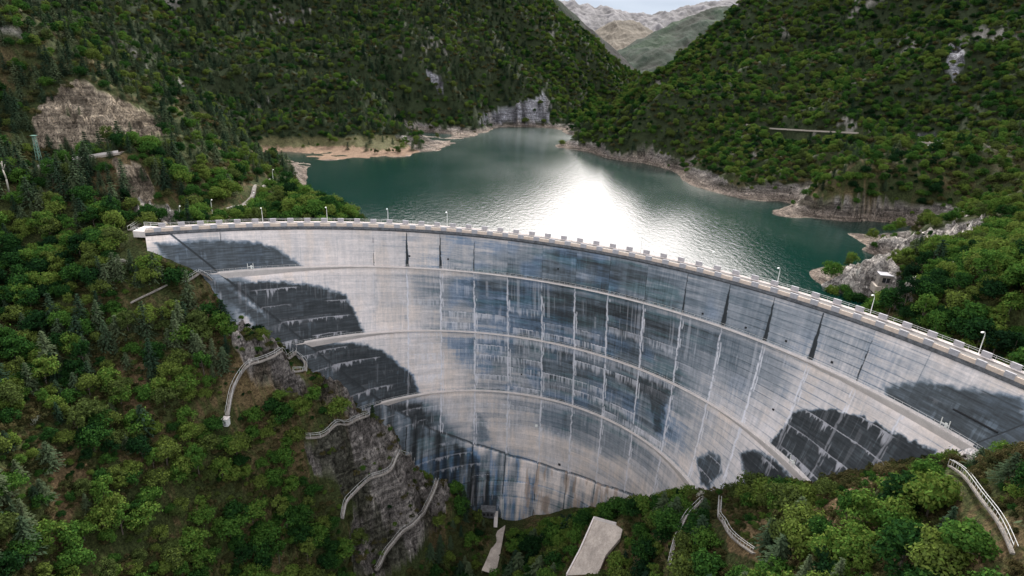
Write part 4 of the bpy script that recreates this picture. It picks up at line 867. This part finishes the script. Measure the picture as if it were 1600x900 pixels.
def crestclear(x, y, z, hgt):                          # trees in front of the dam must not stand higher than the photo shows them
    px, py, d = proj(np.stack([x, y, z + hgt], -1))
    lim = np.interp(px, [560,600,650,700,760,800,850,900,1000,1060,1095,1130,1180,1240,1290,1340,1400,1450,1480,1500,1560,1620], [620,665,705,762,800,812,800,786,786,772,768,755,738,748,742,730,716,706,700,688,685,690])
    lim2 = np.interp(px, [205,235,300,330,360,400,450,500,560], [352,374,428,440,470,500,540,590,640])
    lim = lim - 12 * ((px > 690) & (px < 1110)); near = (d < 200) & (np.hypot(x - C0[0], y - C0[1]) < 152); bad = near & (((px > 560) & (py < lim)) | ((px > 212) & (px <= 560) & (py < lim2)))
    return ~bad
def choose(x, y, z, seed):
    g_ = np.random.default_rng(seed); n = len(x); d = np.hypot(x, y); c = fbm(x * .03, y * .03, 3, 600) + (g_.random(n) - .5) * .5; v = g_.random(n)
    kx = np.where(c > .64, np.where(v < .5, 3, 4), np.where(v < .45, 0, np.where(v < .78, 1, np.where(v < .88, 2, 5))))
    right = x > 25; kx = np.where(right & (kx >= 3) & (kx < 5) & (g_.random(n) < .6), np.where(v < .5, 0, 1), kx); kx = np.where((kx == 3) & (x > -10) & (y < 175) & (y > 110) & (v < .8), 1, kx)
    farl = (d > 262) & (x < 60 + .0 * d); kx = np.where(farl & (g_.random(n) < .38), np.where(v < .5, 3, 4), kx); kx = np.where((d > 262) & (g_.random(n) < np.where(x < 60, .16, .05)), 5, kx)
    kn = (x > -95) & (x < -40) & (y > 190) & (y < 262); kx = np.where(kn & (kx >= 3), np.where(v < .5, 0, 1), kx)
    kx = np.where(v > .955, 5, kx); kx = np.where(v > .994, 6, kx); return kx
# near trees, individually
x, y = scatter(3.1, 45, 262, 1); k, z = ok_ground(x, y, 2.3, .10, 1); x, y, z = x[k], y[k], z[k]
kx = choose(x, y, z, 5); g_ = np.random.default_rng(77); sc = (.55 + .85 * g_.random(len(x)) ** 1.2) * np.where(kx >= 5, 1, .95); sc = np.where((x > 20) & (y < 130) & (g_.random(len(x)) < .3), sc * 1.25, sc)
HT = np.array([6.0, 5.6, 9.0, 8.6, 7.4, 2.9, 3.4, 5.6])
clr = crestclear(x, y, z, HT[kx] * sc); kx = np.where(clr, kx, 5); sc = np.where(clr, sc, .9); k2 = clr | crestclear(x, y, z, 2.7)
x, y, z, kx, sc = x[k2], y[k2], z[k2], kx[k2], sc[k2]
vis, px, py, dep = visible(x, y, z); x, y, z, kx, sc, px, py, dep = [q[vis] for q in (x, y, z, kx, sc, px, py, dep)]
# hand placed ones
HAND = [(255,520,5,1.1),(262,600,5,1.0),(285,432,6,.75),(190,420,6,1.0),(312,344,7,.75),(1404,800,0,1.35),(1230,690+90,1,1.0),(275,890,0,1.1)]
hx = [ground(a, b_) for a, b_, *_ in HAND]
size = HT[kx] * sc / dep * ((px > 5) & (px < 1595) & (py > 5) & (py < 905)); order = np.argsort(-size); NI = 290
LM = [(300,430,'top walkway left end'),(440,540,'second walkway left end'),(560,640,'third walkway left end'),(230,355,'the left end of the crest'),(354,662,'the tiny white hut'),(536,825,'the foot of the winding rock path'),
      (590,895,'the lowest grey path'),(940,860,'the gravel road'),(1095,780,'third walkway right end'),(1270,760,'second walkway right end'),(1545,715,'top walkway right end'),(1150,850,'the bent railed stair'),(1530,800,'the long right stair'),
      (120,180,'the pale cliff'),(130,250,'the old viaduct'),(1378,437,'the concrete shore building'),(760,870,'the gorge track'),(10,890,'the bottom left corner'),(1590,890,'the bottom right corner'),(300,895,'the bottom edge at left'),(1350,895,'the bottom edge at right'),(5,500,'the left edge, middle'),(150,560,'mid left slope'),(180,740,'the lower left slope'),(1400,790,'the bare red slope'),(450,290,'the knoll top'),(1590,480,'the right edge above the crest'),(1450,375,'the boulder scree'),(360,465,'the walled stair'),(20,320,'the bare dead tree')]
def where(a, b_):
    q = min(LM, key=lambda l: (l[0] - a) ** 2 + (l[1] - b_) ** 2); dx, dy = a - q[0], b_ - q[1]; dd = math.hypot(dx, dy)
    v = 'over' if 0 else ('above' if dy < 0 else 'below'); h_ = 'left of' if dx < 0 else 'right of'
    if dd < 28: s_ = 'beside'
    elif abs(dy) > 2 * abs(dx): s_ = v
    elif abs(dx) > 2 * abs(dy): s_ = h_
    else: s_ = v + ' ' + h_.replace(' of', '') + ' of'
    if dd > 75: s_ = 'far ' + s_
    return s_ + ' ' + q[2]
ITEMS = [(x[i], y[i], z[i], int(kx[i]), float(sc[i]), px[i], py[i]) for i in order[:NI]] + [(p.x, p.y, p.z, h_[2], h_[3], h_[0], h_[1]) for p, h_ in zip(hx, HAND)]
ITEMS.sort(key=lambda t: -t[6]); seen = {}
protos = {}
SZ = lambda s_: 'small ' if s_ < .72 else ('big ' if s_ > 1.12 else '')
for it in ITEMS:
    lab = (SZ(it[4]) if it[3] not in (2, 1) else '') + KINDS[it[3]][1] + ' ' + where(it[5], it[6]); seen.setdefault(lab, []).append(it)
for lab, its in seen.items():
    for n_, it in enumerate(its):
        X_, Y_, Z_, kk, s_, a, b_ = it; nm, words, cm, tm = KINDS[kk]; l2 = lab
        if len(its) > 1:
            if len(its) == 2: l2 = ('lower ' if n_ == 0 else 'upper ') + 'of two: ' + lab
            else: l2 = ('lowest', 'second lowest', 'third lowest', 'fourth lowest', 'fifth lowest', 'sixth lowest', 'seventh lowest', 'eighth lowest')[min(n_, 7)] + ' ' + lab
        if len(l2.split()) > 16: l2 = l2.replace(' leafy', '').replace('far ', '')
        if kk not in protos:
            o = empty(nm); c = link('crown', cm, o); t2 = link('trunk', tm, o); protos[kk] = o; PC = c
        else: o = copy_tree(protos[kk])
        o.location = (X_, Y_, Z_ - .15); o.rotation_euler = (random.uniform(-.06, .06), random.uniform(-.06, .06), random.uniform(0, 6.28)); s3 = s_; o.scale = (s3 * random.uniform(.9, 1.15), s3 * random.uniform(.9, 1.15), s3)
        tag(o, l2, 'bush' if nm == 'bush' else 'tree', {'broadleaf_tree': 'leafy trees on the near slopes', 'conifer': 'conifers on the near slopes', 'bush': 'bushes on the near slopes'}[nm])
for kk in range(8):
    if kk not in protos: print('missing proto', kk)
rest = order[NI:]
def crown_of(kk): return [c for c in protos[kk].children if c.name.startswith('crown')][0]
# lighter crowns for the far woods
def gn_forest(name, label, P, kinds, scl, protos_, tilt=.08):
    P = np.asarray(P, np.float32); me = bpy.data.meshes.new(name); me.vertices.add(len(P)); me.vertices.foreach_set('co', P.ravel())
    g_ = np.random.default_rng(len(P))
    for nm, arr, ty in (('kd', kinds.astype(np.int32), 'INT'), ('sc', scl.astype(np.float32), 'FLOAT'), ('rz', g_.uniform(0, 6.28, len(P)).astype(np.float32), 'FLOAT')):
        a = me.attributes.new(nm, ty, 'POINT'); a.data.foreach_set('value', arr)
    o = link(name, me); ng = bpy.data.node_groups.new(name, 'GeometryNodeTree'); ng.interface.new_socket('Geometry', in_out='INPUT', socket_type='NodeSocketGeometry'); ng.interface.new_socket('Geometry', in_out='OUTPUT', socket_type='NodeSocketGeometry')
    N = ng.nodes.new; K = ng.links.new; gi = N('NodeGroupInput'); go = N('NodeGroupOutput'); jn = N('GeometryNodeJoinGeometry')
    def attr(nm, ty):
        a = N('GeometryNodeInputNamedAttribute'); a.data_type = ty; a.inputs['Name'].default_value = nm; return a.outputs[0]
    ak, as_, ar = attr('kd', 'INT'), attr('sc', 'FLOAT'), attr('rz', 'FLOAT'); cx = N('ShaderNodeCombineXYZ'); K(ar, cx.inputs[2])
    for kk in sorted(set(int(v) for v in kinds)):
        oi = N('GeometryNodeObjectInfo'); oi.inputs['Object'].default_value = protos_[kk]; oi.inputs['As Instance'].default_value = True
        eq = N('FunctionNodeCompare'); eq.data_type = 'INT'; eq.operation = 'EQUAL'; K(ak, eq.inputs['A'] if False else eq.inputs[2]); eq.inputs[3].default_value = kk
        ip = N('GeometryNodeInstanceOnPoints'); K(gi.outputs[0], ip.inputs['Points']); K(eq.outputs[0], ip.inputs['Selection']); K(oi.outputs['Geometry'], ip.inputs['Instance']); K(cx.outputs[0], ip.inputs['Rotation']); K(as_, ip.inputs['Scale']); K(ip.outputs[0], jn.inputs[0])
    K(jn.outputs[0], go.inputs[0]); md = o.modifiers.new('scatter', 'NODES'); md.node_group = ng; tag(o, label, kind='stuff'); return o
CR = {k_: crown_of(k_) for k_ in protos}
P = np.stack([x[rest], y[rest], z[rest] - .2], -1); gn_forest('woods', 'woods of green and dark trees filling the slopes around the dam', P, kx[rest], sc[rest], CR)
# undergrowth
x, y = scatter(1.55, 45, 215, 21); k, z = ok_ground(x, y, 1.0, .42, 3); x, y, z = x[k], y[k], z[k]; vis, px, py, dep = visible(x, y, z, 1.0); ck_ = crestclear(x, y, z, .1); vis &= ck_ & (fbm(x * .1, y * .1, 3, 700) > .30); x, y, z = x[vis], y[vis], z[vis]
g_ = np.random.default_rng(5); kk = np.where(g_.random(len(x)) < .62, 5, np.where(g_.random(len(x)) < .5, 0, 1)); s_ = np.where(kk == 5, g_.uniform(.25, .75, len(x)), g_.uniform(.14, .36, len(x)))
gn_forest('undergrowth', 'low undergrowth between the trees around the dam', np.stack([x, y, z - .1], -1), kk, s_, CR)
print('near', len(x))
# middle distance woods
tot = 0
for nm, lb, a0, a1, d0, d1, sp, sd_ in (('woods', 'wooded left mountainside above the lake', -56, 3, 262, 560, 3.3, 31), ('woods', 'wooded upper left mountain behind the lake', -56, 16, 560, 1150, 4.4, 32), ('woods', 'wooded right mountainside above the lake', 3, 56, 262, 560, 3.3, 33), ('woods', 'wooded ridge at the top right beyond the lake', 6, 56, 560, 900, 4.3, 34)):
    x, y = scatter(sp, d0, d1, sd_, a0, a1); k, z = ok_ground(x, y, 2.5, .10, sd_); x, y, z = x[k], y[k], z[k]
    dn = fbm(x * .02, y * .02, 4, 710) > .13; x, y, z = x[dn], y[dn], z[dn]
    vis, px, py, dep = visible(x, y, z, 7.0); x, y, z = x[vis], y[vis], z[vis]
    k4 = choose(x, y, z, sd_); kk = k4; kk = np.where(kk >= 6, 0, kk); g_ = np.random.default_rng(sd_); kk = np.where((x > 0) & (kk > 2) & (kk < 5) & (g_.random(len(x)) < .7), 1, kk)
    s_ = (.38 + .85 * g_.random(len(x)) ** 1.6) * (sp / 3.3) ** .7; tot += len(x)
    gn_forest(nm, lb, np.stack([x, y, z - .3], -1), kk, s_, CR)
print('far trees', tot)
